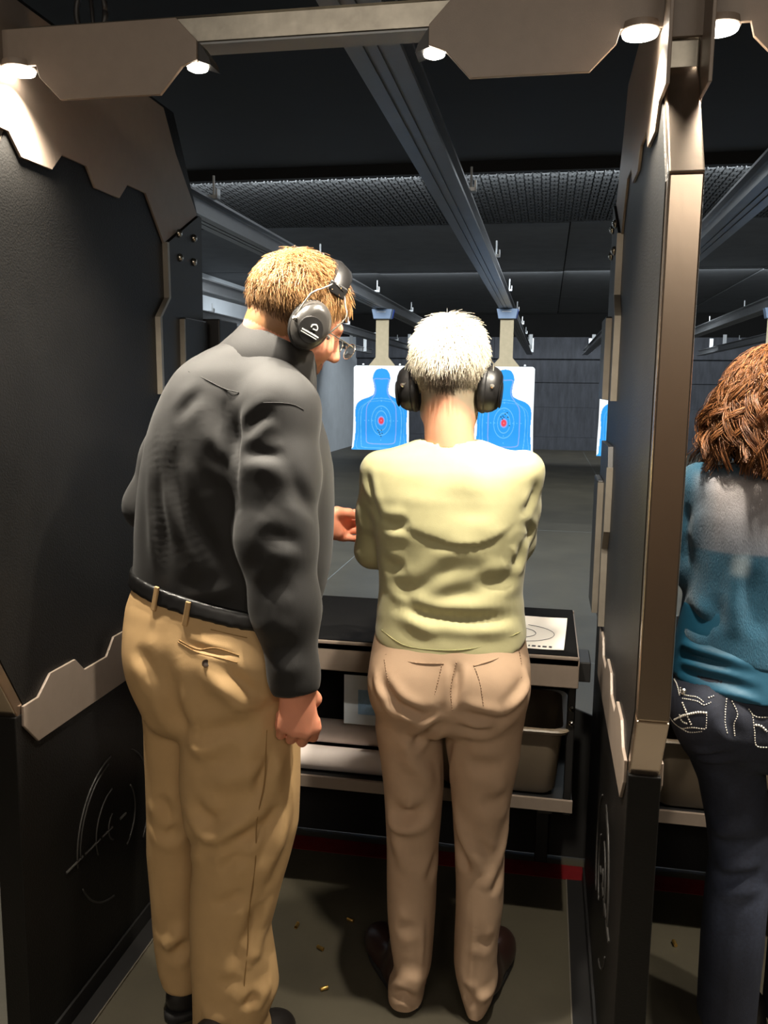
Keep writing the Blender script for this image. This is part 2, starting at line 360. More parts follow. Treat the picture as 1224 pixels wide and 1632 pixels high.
# ------------------------------------------------------------------ booth partitions
PT = 0.028    # half thickness of a panel
def make_partition(xc, label):
    t = thing('booth_partition', label, 'partition', (xc, 1.9, 0), 'booth partitions of the firing line')
    def B(mb, name, m, parent=None, **k):
        o = mb.build(name, m, parent or t, **k)
        if parent is None: o.location = (0, -1.9, 0)
        return o
    # panels (profile in y, z)
    B(MB().prism([(1.438, .935), (1.438, 1.79), (1.56, 1.975), (1.56, 2.2), (2.30, 2.2), (2.455, 1.955), (2.455, .80), (1.55, .80), (1.528, .775)], 'x', -PT, PT), 'upper_panel', M_panel)
    B(MB().box((-PT, 1.475, 0.012), (PT, 2.455, .80)), 'lower_panel', M_panel, bevel=.002)
    # stainless edge cap, three folded pieces
    w = .0265
    B(MB().box((-w, 1.412, .925), (w, 1.44, 1.797)), 'edge_cap', M_cap, bevel=.0035)
    B(MB().prism([(1.412, 1.798), (1.44, 1.792), (1.57, 1.985), (1.55, 1.998)], 'x', -w, w), 'edge_cap', M_cap, bevel=.003)
    B(MB().prism([(1.412, .924), (1.44, .932), (1.53, .775), (1.505, .762)], 'x', -w, w), 'edge_cap', M_cap, bevel=.003)
    B(MB().box((-w, 1.546, 1.99), (w, 1.57, 2.04)), 'hanger_strap', M_galv, bevel=.003)
    for s in (-1, 1):
        a, b = (s*PT, s*(PT+.006)); a, b = min(a, b), max(a, b)
        up = [(1.452, 2.19), (1.452, 1.938), (1.541, 1.94), (1.578, 1.902), (1.684, 1.904), (1.724, 1.943), (1.823, 1.945), (1.858, 1.906), (1.969, 1.907), (2.012, 1.947), (2.109, 1.949), (2.209, 1.843), (2.437, 1.958), (2.297, 2.093), (2.226, 2.19)]
        B(MB().prism(up, 'x', a, b), 'zigzag_plate', M_brown, bevel=.0012)
        low = [(1.497, .817), (1.55, .818), (1.597, .854), (1.696, .853), (1.733, .817), (1.835, .816), (1.873, .854), (1.972, .854), (2.009, .817), (2.11, .816), (2.147, .854), (2.25, .854), (2.25, .724), (1.543, .724), (1.495, .776)]
        B(MB().prism(low, 'x', a, b), 'zigzag_plate', M_brown, bevel=.0012)
        # black far stiles with pale cut edges
        c, d = sorted((s*PT, s*(PT+.012)))
        st = [(2.222, 1.846), (2.224, 1.701), (2.168, 1.646), (2.172, 1.443), (2.452, 1.443), (2.452, 1.952), (2.437, 1.955)]
        B(MB().prism(st, 'x', c, d), 'stile', M_dark)
        st2 = [(2.19, 1.33), (2.172, 1.28), (2.172, 1.12), (2.215, 1.07), (2.2, .87), (2.452, .87), (2.452, 1.33)]
        B(MB().prism(st2, 'x', c, d), 'stile', M_dark)
        for pl in ([(2.222, 1.846), (2.226, 1.701), (2.168, 1.646), (2.172, 1.443)], [(2.172, 1.28), (2.172, 1.12), (2.215, 1.07), (2.2, .87)]):
            B(MB().prism([(y-.012, z) for y, z in pl] + [(y, z) for y, z in pl[::-1]], 'x', *sorted((s*PT, s*(PT+.015)))), 'edge_strip', M_steel)
        e, f = sorted((s*(PT+.012), s*(PT+.027)))
        for z0, z1 in ((1.445, 1.655), (.88, 1.235)):
            q = B(MB().box((e, 2.29, z0), (f, 2.45, z1)), 'cover_plate', M_dark, bevel=.003)
            B(MB().box((e, 2.284, z0), (f+0*s, 2.29, z1-.005)), 'edge_strip', M_steel)
        for y, z in ((2.288, 1.881), (2.39, 1.885), (2.293, 1.817), (2.386, 1.818)):
            B(MB().lathe([(.0115, 0), (.011, .004), (.007, .009), (.002, .011)], (s*(PT+.0125), y, z), (s, 0, 0), 14), 'bolt', M_bolt, smooth=True)
        # base angle along the floor
        B(MB().prism([(s*PT, 0.0), (s*(PT+.05), 0.0), (s*(PT+.05), .005), (s*(PT+.006), .006), (s*(PT+.006), .05), (s*PT, .05)], 'y', 1.5, 2.455), 'base_angle', M_steel if False else M_dark)
        B(MB().box((min(s*(PT+.05), s*(PT+.053)), 1.5, 0), (max(s*(PT+.05), s*(PT+.053)), 2.455, .006)), 'edge_strip', M_steel)
        # pressed round emblem with cross hair
        cy, cz = 1.862, .372
        xs = s*(PT+.001)
        for r, a0, a1 in ((.185, 95, 185), (.185, 205, 262), (.18, -40, 60), (.1, 100, 200), (.1, -60, 40), (.04, 120, 240), (.172, 100, 180)):
            pts = [(xs, cy+r*math.cos(math.radians(g)), cz+r*math.sin(math.radians(g))) for g in np.linspace(a0, a1, 22)]
            B(MB().tube(pts, .0024, 6), 'emblem_line', mat('emblem_groove', (46, 44, 42), 0.5, 0.0), smooth=True)
        for y0, y1 in ((1.63, 1.70), (1.71, 1.78), (1.79, 1.84), (1.88, 1.91)):
            B(MB().tube([(xs, y0, cz), (xs, y1, cz)], .003, 6), 'emblem_line', MATS['emblem_groove'])
    return t
PX = [-1.055, 0.195, 1.445]
make_partition(PX[0], 'black booth partition with taupe zigzag plates left of the person in black')
make_partition(PX[1], 'black booth partition with stainless steel edge with taupe zigzag plates, right of the bench')
make_partition(PX[2], 'black booth partition beyond the curly haired person at right')

# ------------------------------------------------------------------ crossbeam, valance plates, lamps
for k, (x0, x1, lab) in enumerate(((-4.6, 5.5, 'long galvanised steel crossbeam above the booths'),)):
    t = thing('crossbeam', lab, 'beam', (0.4, 1.6, 2.09))
    MB().prism([(1.585, 2.095), (1.585, 2.135), (1.581, 2.138), (1.63, 2.138), (1.63, 2.092), (1.59, 2.092)], 'x', x0, x1).build('beam_channel', M_galv, t, loc=(-.4, -1.6, -2.09))
    MB().box((x0, 1.583, 2.088), (x1, 1.635, 2.0915)).build('lower_lip', M_rail, t, loc=(-.4, -1.6, -2.09))
LAMPW = 85.0
def lamp(x, y, z, label, tilt=0.0, r=.031):
    t = thing('booth_lamp', label, 'lamp', (x, y, z), 'small bright lamps under the valance plates')
    MB().lathe([(r*.5, .012), (r*1.0, .011), (r*1.04, .004), (r*1.04, 0), (r*.98, -.001), (r*.3, -.0005)][::-1], n=24).build('housing', M_brown, t, smooth='auto')
    MB().lathe([(r*.96, -.002), (r*.9, -.007), (r*.5, -.0105), (r*.05, -.0115)][::-1], n=24).build('lens', M_lamp, t, smooth=True)
    l = bpy.data.lights.new('lamp_light', 'SPOT'); l.energy = LAMPW; l.color = (1.0, 0.91, 0.76); l.spot_size = math.radians(128); l.spot_blend = 0.9
    l.shadow_soft_size = r*.8
    lo = bpy.data.objects.new('lamp_light', l); COL.objects.link(lo); lo.parent = t; lo.location = (0, 0, -.035)
    t.rotation_euler = (tilt, 0, 0)
    return t
def valance(xc, label, lampnames):
    YV = 1.538
    half = [(0, 2.117), (.378, 2.117), (.416, 2.078), (.416, 2.045), (.388, 2.035), (.345, 1.989), (.147, 1.989), (.106, 2.03), (.10, 2.052), (.032, 2.052), (.032, 2.035), (0, 2.035)]
    poly = half + [(-x, z) for x, z in half[::-1] if x > 0]
    t = thing('valance_plate', label, 'panel', (xc, YV, 1.99), 'taupe valance plates above the booths')
    MB().prism([(x, z-1.99) for x, z in poly], 'y', -.004, .004).build('plate', M_brown, t, bevel=.001)
    MB().box((-.4, .004, .095), (.4, .045, .102)).build('flange', M_brown, t)
    for s in (-1, 1):
        MB().prism([(s*.416, .088), (s*.416, .055), (s*.44, .047), (s*.436, .06)], 'y', .004, .05).build('end_bracket', M_dark, t)
    for (dx, r), nm in zip(((-.41, .02), (-.068, .031), (.056, .031), (.405, .02)), lampnames):
        if nm: lamp(xc+dx, YV+(.012 if abs(dx) < .2 else .028), 2.052 if abs(dx) < .2 else 2.046, nm, r=r)
    return t
valance(PX[0], 'taupe valance plate at upper left above the black partition', ('lamp at far left end of the left valance plate', 'round lamp cut off by the left picture edge', 'round lamp over the brightly lit left zigzag plate', 'small square looking lamp at right tip of left valance plate'))
valance(PX[1], 'taupe valance plate at upper right above the steel edged partition', ('small lamp at left tip of the right valance plate', 'round lamp just left of the steel edged partition', 'round lamp just right of the steel edged partition', 'small lamp at right tip of the right valance plate'))
valance(PX[2], 'taupe valance plate beyond the right picture edge', ('small lamp left of the last partition', 'round lamp left on the last partition', 'round lamp right on the last partition', None))

# cables hanging behind the left valance
t = thing('cable_loop', 'dark looped cable above the left valance plate', 'cable', (-.85, 1.75, 2.2))
c0 = at(145, 20, Y=1.72)
MB().tube([(c0[0]+.032*math.cos(a), c0[1], c0[2]+.05*math.sin(a)) for a in np.linspace(0, 2*math.pi, 25)], .006, 6).build('coil', M_cable, t, loc=(.85, -1.75, -2.2), smooth=True)
MB().tube([(c0[0], c0[1], c0[2]+.04), (c0[0]+.004, c0[1], c0[2]-.02), (c0[0]+.02, c0[1], c0[2]-.07)], .004, 6).build('cable_end', M_cable, t, loc=(.85, -1.75, -2.2), smooth=True)
c1 = at(20, 20, Y=1.72)
tag(MB().tube([(c1[0], c1[1], c1[2]-.1), (c1[0], c1[1], 3.0)], .012, 10).build('conduit', M_galv, smooth=True), 'thin vertical conduit pipe at the upper left corner', 'pipe')

# ------------------------------------------------------------------ benches with their things
def make_bench(x0, x1, label):
    xm = (x0+x1)/2; t = thing('shooting_bench', label, 'bench', (xm, 2.35, 0), 'shooting benches')
    def B(mb, n, m, p=None, **k):
        o = mb.build(n, m, p or t, **k)
        if p is None: o.location = (-xm, -2.35, 0)
        return o
    B(MB().box((x0, 2.14, .715), (x1, 2.155, .798)), 'fascia', M_brown, bevel=.003)
    B(MB().box((x0, 2.14, .775), (x1, 2.62, .79)), 'tray', M_brown)
    B(MB().box((x0+.004, 2.145, .79), (x1-.004, 2.615, .80)), 'rubber_top', M_mat, bevel=.002)
    B(MB().box((x0, 2.605, .715), (x1, 2.62, .798)), 'rear_rail', M_brown, bevel=.003)
    for x in (x0+.05, x1-.07):
        fx = x0+.012 if x < xm else x1-.012
        B(MB().box((fx-.01, 2.2, .34), (fx+.01, 2.24, .775)), 'leg', M_dark, bevel=.003)
        B(MB().box((x-.02, 2.54, 0), (x+.02, 2.58, .775)), 'leg', M_dark, bevel=.003)
        B(MB().box((x-.02, 2.2, .34), (x+.02, 2.56, .367)), 'side_brace', M_dark)
    B(MB().box((x0, 2.17, .368), (x1, 2.56, .385)), 'lower_shelf', M_dark)
    B(MB().box((x0, 2.16, .368), (x1, 2.17, .40)), 'shelf_lip', M_brown)
    B(MB().prism([(x0, .71), (x0, .5), (x0-.035, .46), (x0-.035, .004), (x1+.112, .004), (x1+.112, .46), (x1, .5), (x1, .71)], 'y', 2.585, 2.595), 'back_panel', M_black)
    for x, xe in ((x0, x0-.035), (x1, x1+.035)):
        a, b = min(x, xe), max(x, xe)
        q = B(MB().box((a, 2.24, .70), (b, 2.36, .755)), 'mount_bracket', M_dark, bevel=.003)
        for z in (.64, .6):
            B(MB().lathe([(.008, 0), (.008, .004), (.003, .008)], (x1-.01, 2.2, z), (0, -1, 0), 10), 'bolt', M_bolt)
    return t
make_bench(-.99, .108, 'taupe fronted shooting bench with black top before the green sweater person')
make_bench(.26, 1.36, 'taupe fronted shooting bench in the right booth behind the jeans')

def make_bin(x0, x1, label):
    xm = (x0+x1)/2; y0, y1, z0, z1 = 2.19, 2.5, .386, .582
    t = thing('storage_bin', label, 'bin', (xm, 2.34, z0), 'tan plastic bins under the benches')
    def ring(dx, dy, z, r=.035, n=5):
        hx, hy = (x1-x0)/2-dx, (y1-y0)/2-dy; P = []
        for cx, cy, a0 in ((hx-r, hy-r, 0), (-hx+r, hy-r, 90), (-hx+r, -hy+r, 180), (hx-r, -hy+r, 270)):
            for k in range(n): 
                a = math.radians(a0+90*k/(n-1)); P.append((cx+r*math.cos(a), cy+r*math.sin(a), z-z0))
        return P
    rings = [ring(.03, .03, z0+.004), ring(.022, .022, z0+.016), ring(.01, .01, z1-.03), ring(.006, .006, z1-.012), ring(-.006, -.006, z1-.012), ring(-.009, -.009, z1-.004), ring(-.006, -.006, z1), ring(.008, .008, z1), ring(.012, .012, z1-.03), ring(.03, .03, z0+.012)]
    n = len(rings[0]); mb = MB()
    mb.add([p for r in rings for p in r], [(i*n+j, i*n+(j+1) % n, (i+1)*n+(j+1) % n, (i+1)*n+j) for i in range(len(rings)-1) for j in range(n)] + [tuple(range(n)), tuple((len(rings)-1)*n+j for j in range(n))])
    mb.build('tub', M_bin, t, smooth='auto')
    return t
make_bin(-.27, .086, 'tan plastic bin under the bench right of the khaki trousers')
make_bin(.30, .62, 'tan plastic bin in the right booth beside the jeans')

# paper rolls lying on the lower shelf
for y, z, lab in ((2.24, .42, 'front white paper roll on the shelf below the bench'), (2.29, .482, 'upper white paper roll lying behind the front one')):
    t = thing('paper_roll', lab, 'paper roll', (-.62, y, z), 'paper rolls under the bench')
    MB().tube([(-.27, 0, 0), (.22, 0, 0)], .034, 24).build('sheet', M_roll, t, smooth='auto')
    for x in (-.271, .221): MB().lathe([(.012, -.001), (.03, 0.0), (.03, .001), (.012, .001)], (x, 0, 0), (1, 0, 0), 18).build('roll_end', M_card, t)
# pale notice sheet fixed under the bench
t = thing('notice_sheet', 'pale blue and white notice sheet under the bench left of khaki trousers', 'paper', (-.43, 2.19, .55))
MB().box((-.085, -.001, 0), (.085, .001, .14)).build('sheet', mat('pale_notice', (206, 214, 224), 0.6, var=.06, vscale=12), t)
MB().box((-.045, -.0025, .03), (.06, -.001, .1)).build('print_block', mat('pale_blue_print', (140, 176, 214), 0.6, var=.2, vscale=30), t)
# sheet of paper with printed rings lying on the bench
t = thing('paper_sheet', 'white sheet with printed oval rings lying on the right end of the bench', 'paper', (-.06, 2.3, .8005))
t.rotation_euler = (0, 0, math.radians(-3))
pm = MB().add([(x, y, .001+.004*max(0, (x-.06)/.1)**2+.012*max(0, (y-.08)/.1)**2) for y in np.linspace(-.115, .17, 16) for x in np.linspace(-.14, .135, 16)],
              [(j*16+i, j*16+i+1, (j+1)*16+i+1, (j+1)*16+i) for j in range(15) for i in range(15)])
pm.build('sheet', mat('bench_paper', (238, 230, 220), 0.6), t, smooth=True)
for rx, ry in ((.055, .05), (.105, .085)):
    MB().tube([(rx*math.cos(a), .02+ry*math.sin(a), .003+.012*max(0, (.02+ry*math.sin(a)-.08)/.1)**2) for a in np.linspace(-1.3, 1.3, 20)], .0007, 4).build('printed_ring', M_print, t)
def word(txt, size, m, parent, loc, rot=(0, 0, 0), ext=0.0003, name='lettering', space=1.0):
    c = bpy.data.curves.new(name, 'FONT'); c.body = txt; c.size = size; c.extrude = ext; c.align_x = 'CENTER'; c.align_y = 'CENTER'; c.space_character = space
    o = bpy.data.objects.new(name, c); COL.objects.link(o)
    bpy.context.view_layer.update()
    me = bpy.data.meshes.new_from_object(o); bpy.data.objects.remove(o); bpy.data.curves.remove(c)
    q = link(name, me, m, parent); q.location = loc; q.rotation_euler = rot
    return q
# unreadable small print at the sheet's foot: dark blocks
for k, (w, x) in enumerate(((.012, .03), (.006, .046), (.012, .058), (.009, .072), (.013, .086), (.01, .101))):
    MB().box((x-w/2, -.1, .0016+.004*max(0, (x-.06)/.1)**2), (x+w/2-.002, -.088, .0022+.004*max(0, (x-.06)/.1)**2)).build('print_block', M_print, t)

# lane display on the left partition
t = thing('lane_display', 'pale framed lane display screen beside the left shoulder in black', 'screen', (-1.0, 2.5, 1.5))
MB().box((-.03, -.03, -.27), (.03, .12, .165)).build('housing', M_dark, t, bevel=.004)
fx = .031
for lo, hi in (((fx, -.028, .07), (fx+.006, .118, .078)), ((fx, -.028, -.1), (fx+.006, -.016, .078)), ((fx, .106, -.1), (fx+.006, .118, .078)), ((fx, -.028, -.1), (fx+.006, .118, -.092))):
    MB().box(lo, hi).build('bezel', M_steel, t, bevel=.001)
MB().box((fx-.001, -.016, -.092), (fx+.001, .106, .07)).build('screen', mat('screen_dark', (20, 24, 30), 0.2), t)
MB().box((fx+.001, -.008, .045), (fx+.002, .02, .058)).build('status_bar', mat('screen_blue', (60, 90, 130), 0.3, emis=(60, 100, 150), estr=.6), t)
MB().box((fx+.001, -.005, -.06), (fx+.002, .09, .035)).build('status_page', mat('screen_pale', (230, 225, 190), 0.3, emis=(230, 225, 190), estr=.8), t)

# spent cartridge cases on the floor
for k, (px, py, lab) in enumerate(((473, 1475, 'spent brass case on the floor right of the tan trousers'), (511, 1511, 'spent brass case on the floor nearer the middle'), (517, 1575, 'spent brass case lying nearest the right shoe'), (1075, 1503, 'spent brass case on the floor of the right booth'), (558, 1466, 'spent brass case before the left khaki leg'))):
    p = at(px, py, Z=.005)
    t = thing('cartridge_case', lab, 'cartridge', (p[0], p[1], .0052), 'spent cartridge cases')
    t.rotation_euler = (math.pi/2, 0, k*1.1)
    MB().lathe([(.0044, -.009), (.005, -.008), (.005, .009), (.004, .009), (.004, -.006)], n=12).build('tube', M_brass, t, smooth='auto')
    MB().lathe([(.005, -.0105), (.0052, -.010), (.0052, -.0092), (.0045, -.009)], n=12).build('rim', M_brass, t)
# ------------------------------------------------------------------ implicit surfaces for bodies and clothes
def smin(a, b, k):
    h = np.clip(.5+.5*(b-a)/k, 0, 1); return b*(1-h)+a*h - k*h*(1-h)
def smax(a, b, k): return -smin(-a, -b, k)
def rcone(a, b, ra, rb):
    a = np.array(a, float); b = np.array(b, float); ab = b-a; L2 = ab@ab + 1e-12
    def f(P):
        t = np.clip(((P-a)@ab)/L2, 0, 1)
        return np.linalg.norm(P-a-t[:, None]*ab, axis=1) - (ra+(rb-ra)*t)
    return f
def chain(pts, rad, k=.02):
    fs = [rcone(pts[i], pts[i+1], rad[i], rad[i+1]) for i in range(len(pts)-1)]
    return union(fs, k)
def ell(c, r, R=None):
    c = np.array(c, float); r = np.array(r, float)
    def f(P):
        q = P-c
        if R is not None: q = q@R
        k0 = np.linalg.norm(q/r, axis=1); k1 = np.linalg.norm(q/(r*r), axis=1)+1e-9
        return k0*(k0-1)/k1
    return f
def union(fs, k=.02):
    def f(P):
        d = fs[0](P)
        for g in fs[1:]: d = smin(d, g(P), k)
        return d
    return f
def loft(rows, k=.012, sm=.012):
    """rows: (centre, half width, half depth front, half depth back, exponent, yaw); sections stacked along z"""
    rows = sorted(rows, key=lambda r: r[0][2])
    z = np.array([r[0][2] for r in rows])
    A = np.array([[r[0][0], r[0][1], r[1], r[2], r[3], r[4], r[5]] for r in rows])
    zz = np.linspace(z[0], z[-1], 240); step = zz[1]-zz[0]
    T = np.stack([np.interp(zz, z, A[:, i]) for i in range(7)], 1)
    n = max(1, int(sm/step)*2+1); ker = np.hanning(n+2)[1:-1]; ker /= ker.sum()
    if n > 1: T = np.stack([np.convolve(np.pad(T[:, i], n//2, mode='reflect', reflect_type='odd'), ker, 'valid') for i in range(7)], 1)
    def f(P):
        zi = P[:, 2]; cx, cy, a, bf, bb, e, yw = [np.interp(zi, zz, T[:, i]) for i in range(7)]
        qx = P[:, 0]-cx; qy = P[:, 1]-cy; c = np.cos(yw); s = np.sin(yw)
        u = qx*c+qy*s; v = -qx*s+qy*c
        b = np.where(v > 0, bf, bb)
        r = (np.abs(u/a)**e + np.abs(v/b)**e)**(1/e) + 1e-6
        d = np.hypot(u, v)*(1-1/r) ; d = np.where(r < .05, -np.minimum(a, b), d)
        dz = np.maximum(z[0]-zi, zi-z[-1])
        return smax(d, dz, k)
    return f
def rowpx(py, pl, pr, Y, bf, bb=None, e=2.3, yaw=0.0):
    L = at(pl, py, Y=Y); R = at(pr, py, Y=Y)
    return ((L+R)/2, np.linalg.norm(R-L)/2, bf, bf if bb is None else bb, e, yaw)
def grid_eval(f, lo, hi, h, block=6, margin=1.45):
    lo = np.array(lo, float); n = np.ceil((np.array(hi)-lo)/(h*block)).astype(int)
    cs = h*block
    ax = [lo[i]+cs*(np.arange(n[i])+.5) for i in range(3)]
    G = np.stack(np.meshgrid(*ax, indexing='ij'), -1).reshape(-1, 3)
    d = f(G).reshape(n)
    N = n*block
    D = np.repeat(np.repeat(np.repeat(d, block, 0), block, 1), block, 2).astype(np.float32)
    near = np.argwhere(np.abs(d) < cs*.87*margin)
    off = np.stack(np.meshgrid(*[np.arange(block)]*3, indexing='ij'), -1).reshape(-1, 3)
    for s in range(0, len(near), 2500):
        I = (near[s:s+2500, None, :]*block + off[None]).reshape(-1, 3)
        D[I[:, 0], I[:, 1], I[:, 2]] = f(lo + h*(I+.5))
    return D, lo+h*.5
def surface(f, lo, hi, h):
    D, o = grid_eval(f, lo, hi, h)
    ins = D < 0
    c = np.zeros(tuple(np.array(D.shape)-1), np.int8)
    for i in (0, 1):
        for j in (0, 1):
            for k in (0, 1): c += ins[i:i+c.shape[0], j:j+c.shape[1], k:k+c.shape[2]]
    cells = np.argwhere((c > 0) & (c < 8)); vid = -np.ones(c.shape, np.int32); vid[tuple(cells.T)] = np.arange(len(cells))
    cor = [(i, j, k) for i in (0, 1) for j in (0, 1) for k in (0, 1)]
    val = np.stack([D[cells[:, 0]+a, cells[:, 1]+b, cells[:, 2]+e] for a, b, e in cor], 1)
    acc = np.zeros((len(cells), 3)); cnt = np.zeros(len(cells))
    for p in range(8):
        for q in range(p+1, 8):
            a, b = np.array(cor[p]), np.array(cor[q])
            if np.abs(a-b).sum() != 1: continue
            m = (val[:, p] < 0) != (val[:, q] < 0)
            t = val[m, p]/(val[m, p]-val[m, q]+1e-12)
            acc[m] += a + t[:, None]*(b-a); cnt[m] += 1
    V = o + h*(cells + acc/np.maximum(cnt, 1)[:, None])
    F = []
    for axis in range(3):
        sl0 = [slice(None)]*3; sl1 = [slice(None)]*3; sl0[axis] = slice(0, -1); sl1[axis] = slice(1, None)
        s0 = ins[tuple(sl0)]; s1 = ins[tuple(sl1)]
        e = np.argwhere(s0 != s1); u, v = [(1, 2), (2, 0), (0, 1)][axis]
        ok = (e[:, u] > 0) & (e[:, v] > 0) & (e[:, u] < c.shape[u]) & (e[:, v] < c.shape[v]); e = e[ok]
        flip = s0[tuple(e.T)]
        def g(du, dv):
            w = e.copy(); w[:, u] -= du; w[:, v] -= dv; return vid[tuple(w.T)]
        q = np.stack([g(1, 1), g(0, 1), g(0, 0), g(1, 0)], 1)
        q[~flip] = q[~flip][:, ::-1]
        F.append(q)
    F = np.concatenate(F); F = F[(F >= 0).all(1)]
    return V, F
def np_mesh(name, V, F):
    me = bpy.data.meshes.new(name)
    me.vertices.add(len(V)); me.vertices.foreach_set('co', np.ascontiguousarray(V, np.float32).ravel())
    n = F.shape[1]
    me.loops.add(len(F)*n); me.loops.foreach_set('vertex_index', np.ascontiguousarray(F, np.int32).ravel())
    me.polygons.add(len(F)); me.polygons.foreach_set('loop_start', np.arange(0, len(F)*n, n, dtype=np.int32))
    me.polygons.foreach_set('use_smooth', np.ones(len(F), bool))
    me.update(calc_edges=True); me.validate()
    return me
def vnormals(V, F):
    n = np.cross(V[F[:, 2]]-V[F[:, 0]], V[F[:, 3]]-V[F[:, 1]]); N = np.zeros_like(V)
    for i in range(4):
        for j in range(3): N[:, j] += np.bincount(F[:, i], n[:, j], len(V))
    return N/(np.linalg.norm(N, axis=1)[:, None]+1e-12)
def relax(V, F, it=2, lam=.5):
    for _ in range(it):
        S = np.zeros_like(V); C = np.zeros(len(V))
        for i in range(4):
            a = F[:, i]; b = F[:, (i+1) % 4]
            for j in range(3): S[:, j] += np.bincount(a, V[b, j], len(V)) + np.bincount(b, V[a, j], len(V))
            C += np.bincount(a, minlength=len(V)) + np.bincount(b, minlength=len(V))
        V = V + lam*(S/np.maximum(C, 1)[:, None]-V)
    return V
def vnoise(P, seed=0):
    i = np.floor(P).astype(np.int64); f = P-i; f = f*f*(3-2*f); out = 0
    for a in (0, 1):
        for b in (0, 1):
            for c in (0, 1):
                h = ((i[:, 0]+a)*73856093) ^ ((i[:, 1]+b)*19349663) ^ ((i[:, 2]+c)*83492791) ^ (seed*2654435761)
                h = (h ^ (h >> 13))*1274126177 & 0xffffffff; h = (h ^ (h >> 16)) & 0xffff
                w = (f[:, 0] if a else 1-f[:, 0])*(f[:, 1] if b else 1-f[:, 1])*(f[:, 2] if c else 1-f[:, 2])
                out = out + w*(h/32767.5-1)
    return out
def dense(pts, n=28):
    pts = np.array(pts, float); s = np.r_[0, np.cumsum(np.linalg.norm(np.diff(pts, axis=0), axis=1))]
    # Catmull smoothing
    k = len(pts); out = []
    for i in range(k-1):
        p0, p1, p2, p3 = pts[max(i-1, 0)], pts[i], pts[i+1], pts[min(i+2, k-1)]
        for t in np.linspace(0, 1, max(3, int(n/(k-1))), endpoint=False):
            out.append(.5*((2*p1)+(p2-p0)*t+(2*p0-5*p1+4*p2-p3)*t*t+(3*p1-p0-3*p2+p3)*t**3))
    out.append(pts[-1]); return np.array(out)
def snap(pts, V, N, front=True):
    """nearest surface vertex (on the side of the cloth turned to the firing line) for every point, compared in x and z"""
    out = []
    sel = np.where(N[:, 1] < .15)[0]
    for p in pts:
        # move along the line of sight through p until the skin
        d = p-CAM_POS; d /= np.linalg.norm(d); q = V[sel]-CAM_POS; t = q@d
        off = np.linalg.norm(q-t[:, None]*d, axis=1)
        near = np.argpartition(off, 10)[:10]; near = near[np.argsort(off[near])]; near = near[off[near] < off[near[0]]+.006]
        out.append(V[sel[near[np.argmin(t[near])]]])
    return np.array(out)
def folds(V, F, strokes, Yref):
    """strokes: (pixel points, width m, height m, kind) with kind groove, ridge or step (proud above the line)"""
    N = vnormals(V, F); D = np.zeros(len(V))
    for s in strokes:
        pts, w, amp, kind = s[0], s[1]*1.05, s[2], s[3]
        P = dense(snap(np.array([at(x, y, Y=Yref) for x, y in pts]), V, N))
        lo = P.min(0)-4*w; hi = P.max(0)+4*w
        idx = np.where(((V > lo) & (V < hi)).all(1))[0]
        if not len(idx): continue
        q = V[idx]; best = np.full(len(idx), 9.); bi = np.zeros(len(idx), int)
        for j in range(len(P)):
            d = np.linalg.norm(q-P[j], axis=1); m = d < best; best[m] = d[m]; bi[m] = j
        t = bi/(len(P)-1); tap = np.clip(np.minimum(t, 1-t)/.42, 0, 1); tap = tap*tap*(3-2*tap);
        face = np.clip(.35-N[idx, 1], 0, 1)**.5
        x = best/w
        if kind == 'groove': g = -np.exp(-x*x)+.5*np.exp(-((x-1.9)/1.1)**2)
        elif kind == 'ridge': g = np.exp(-x*x)-.3*np.exp(-(x-1.9)**2)
        else:
            # proud on the upper side, fading away; sharp drop under it
            tan = np.gradient(P, axis=0)[bi]; side = np.sign(np.einsum('ij,ij->i', q-P[bi], np.cross(N[idx], tan)))
            sx = x*side; g = np.where(sx > 0, np.exp(-(sx/1.8)**2)*np.clip(sx*2.2, 0, 1), -.8*np.exp(-(sx/.8)**2)*np.clip(-sx*2.2, 0, 1))
        D[idx] += amp*g*tap*face
    return V + N*D[:, None]
def garment(name, f, lo, hi, h, m, parent, strokes=(), Yref=1.7, noise=0.0, nscale=12.0, seed=1, it=2, stretch=(1, 1, .6), post=None):
    V, F = surface(f, lo, hi, h); V = relax(V, F, it)
    if noise:
        N = vnormals(V, F); S = np.array(stretch)*nscale
        d = vnoise(V*S, seed)+.5*vnoise(V*S*2.1, seed+5)
        V = V + N*(noise*d)[:, None]
    if len(strokes): V = folds(V, F, strokes, Yref); V = relax(V, F, 1, .3)
    me = np_mesh(name, V, F)
    o = link(name, me, m, parent, smooth=True)
    return o, V, F
def paint(me, col, name='tint'):
    a = me.color_attributes.new(name, 'FLOAT_COLOR', 'POINT')
    c = np.ones((len(me.vertices), 4), np.float32); c[:, :3] = col; a.data.foreach_set('color', c.ravel())
def seam(name, V, F, pts, r, m, parent, Yref, lift=.0008, dash=0):
    N = vnormals(V, F); P = dense(snap(np.array([at(x, y, Y=Yref) for x, y in pts]), V, N), 40)
    P = np.array([np.mean(P[max(0, i-2):i+3], axis=0) for i in range(len(P))])
    d = CAM_POS-P; d /= np.linalg.norm(d, axis=1)[:, None]; P = P + d*lift
    mb = MB()
    if dash:
        L = np.r_[0, np.cumsum(np.linalg.norm(np.diff(P, axis=0), axis=1))]; s = 0
        while s < L[-1]:
            e = min(s+dash*.6, L[-1]); mb.tube([[np.interp(u, L, P[:, i]) for i in range(3)] for u in (s, e)], r, 4); s += dash
    else: mb.tube(P, r, 6)
    return mb.build(name, m, parent, smooth=True)
def sdf_part(name, f, lo, hi, h, m, parent, it=2):
    V, F = surface(f, lo, hi, h); V = relax(V, F, it); return link(name, np_mesh(name, V, F), m, parent, smooth=True)

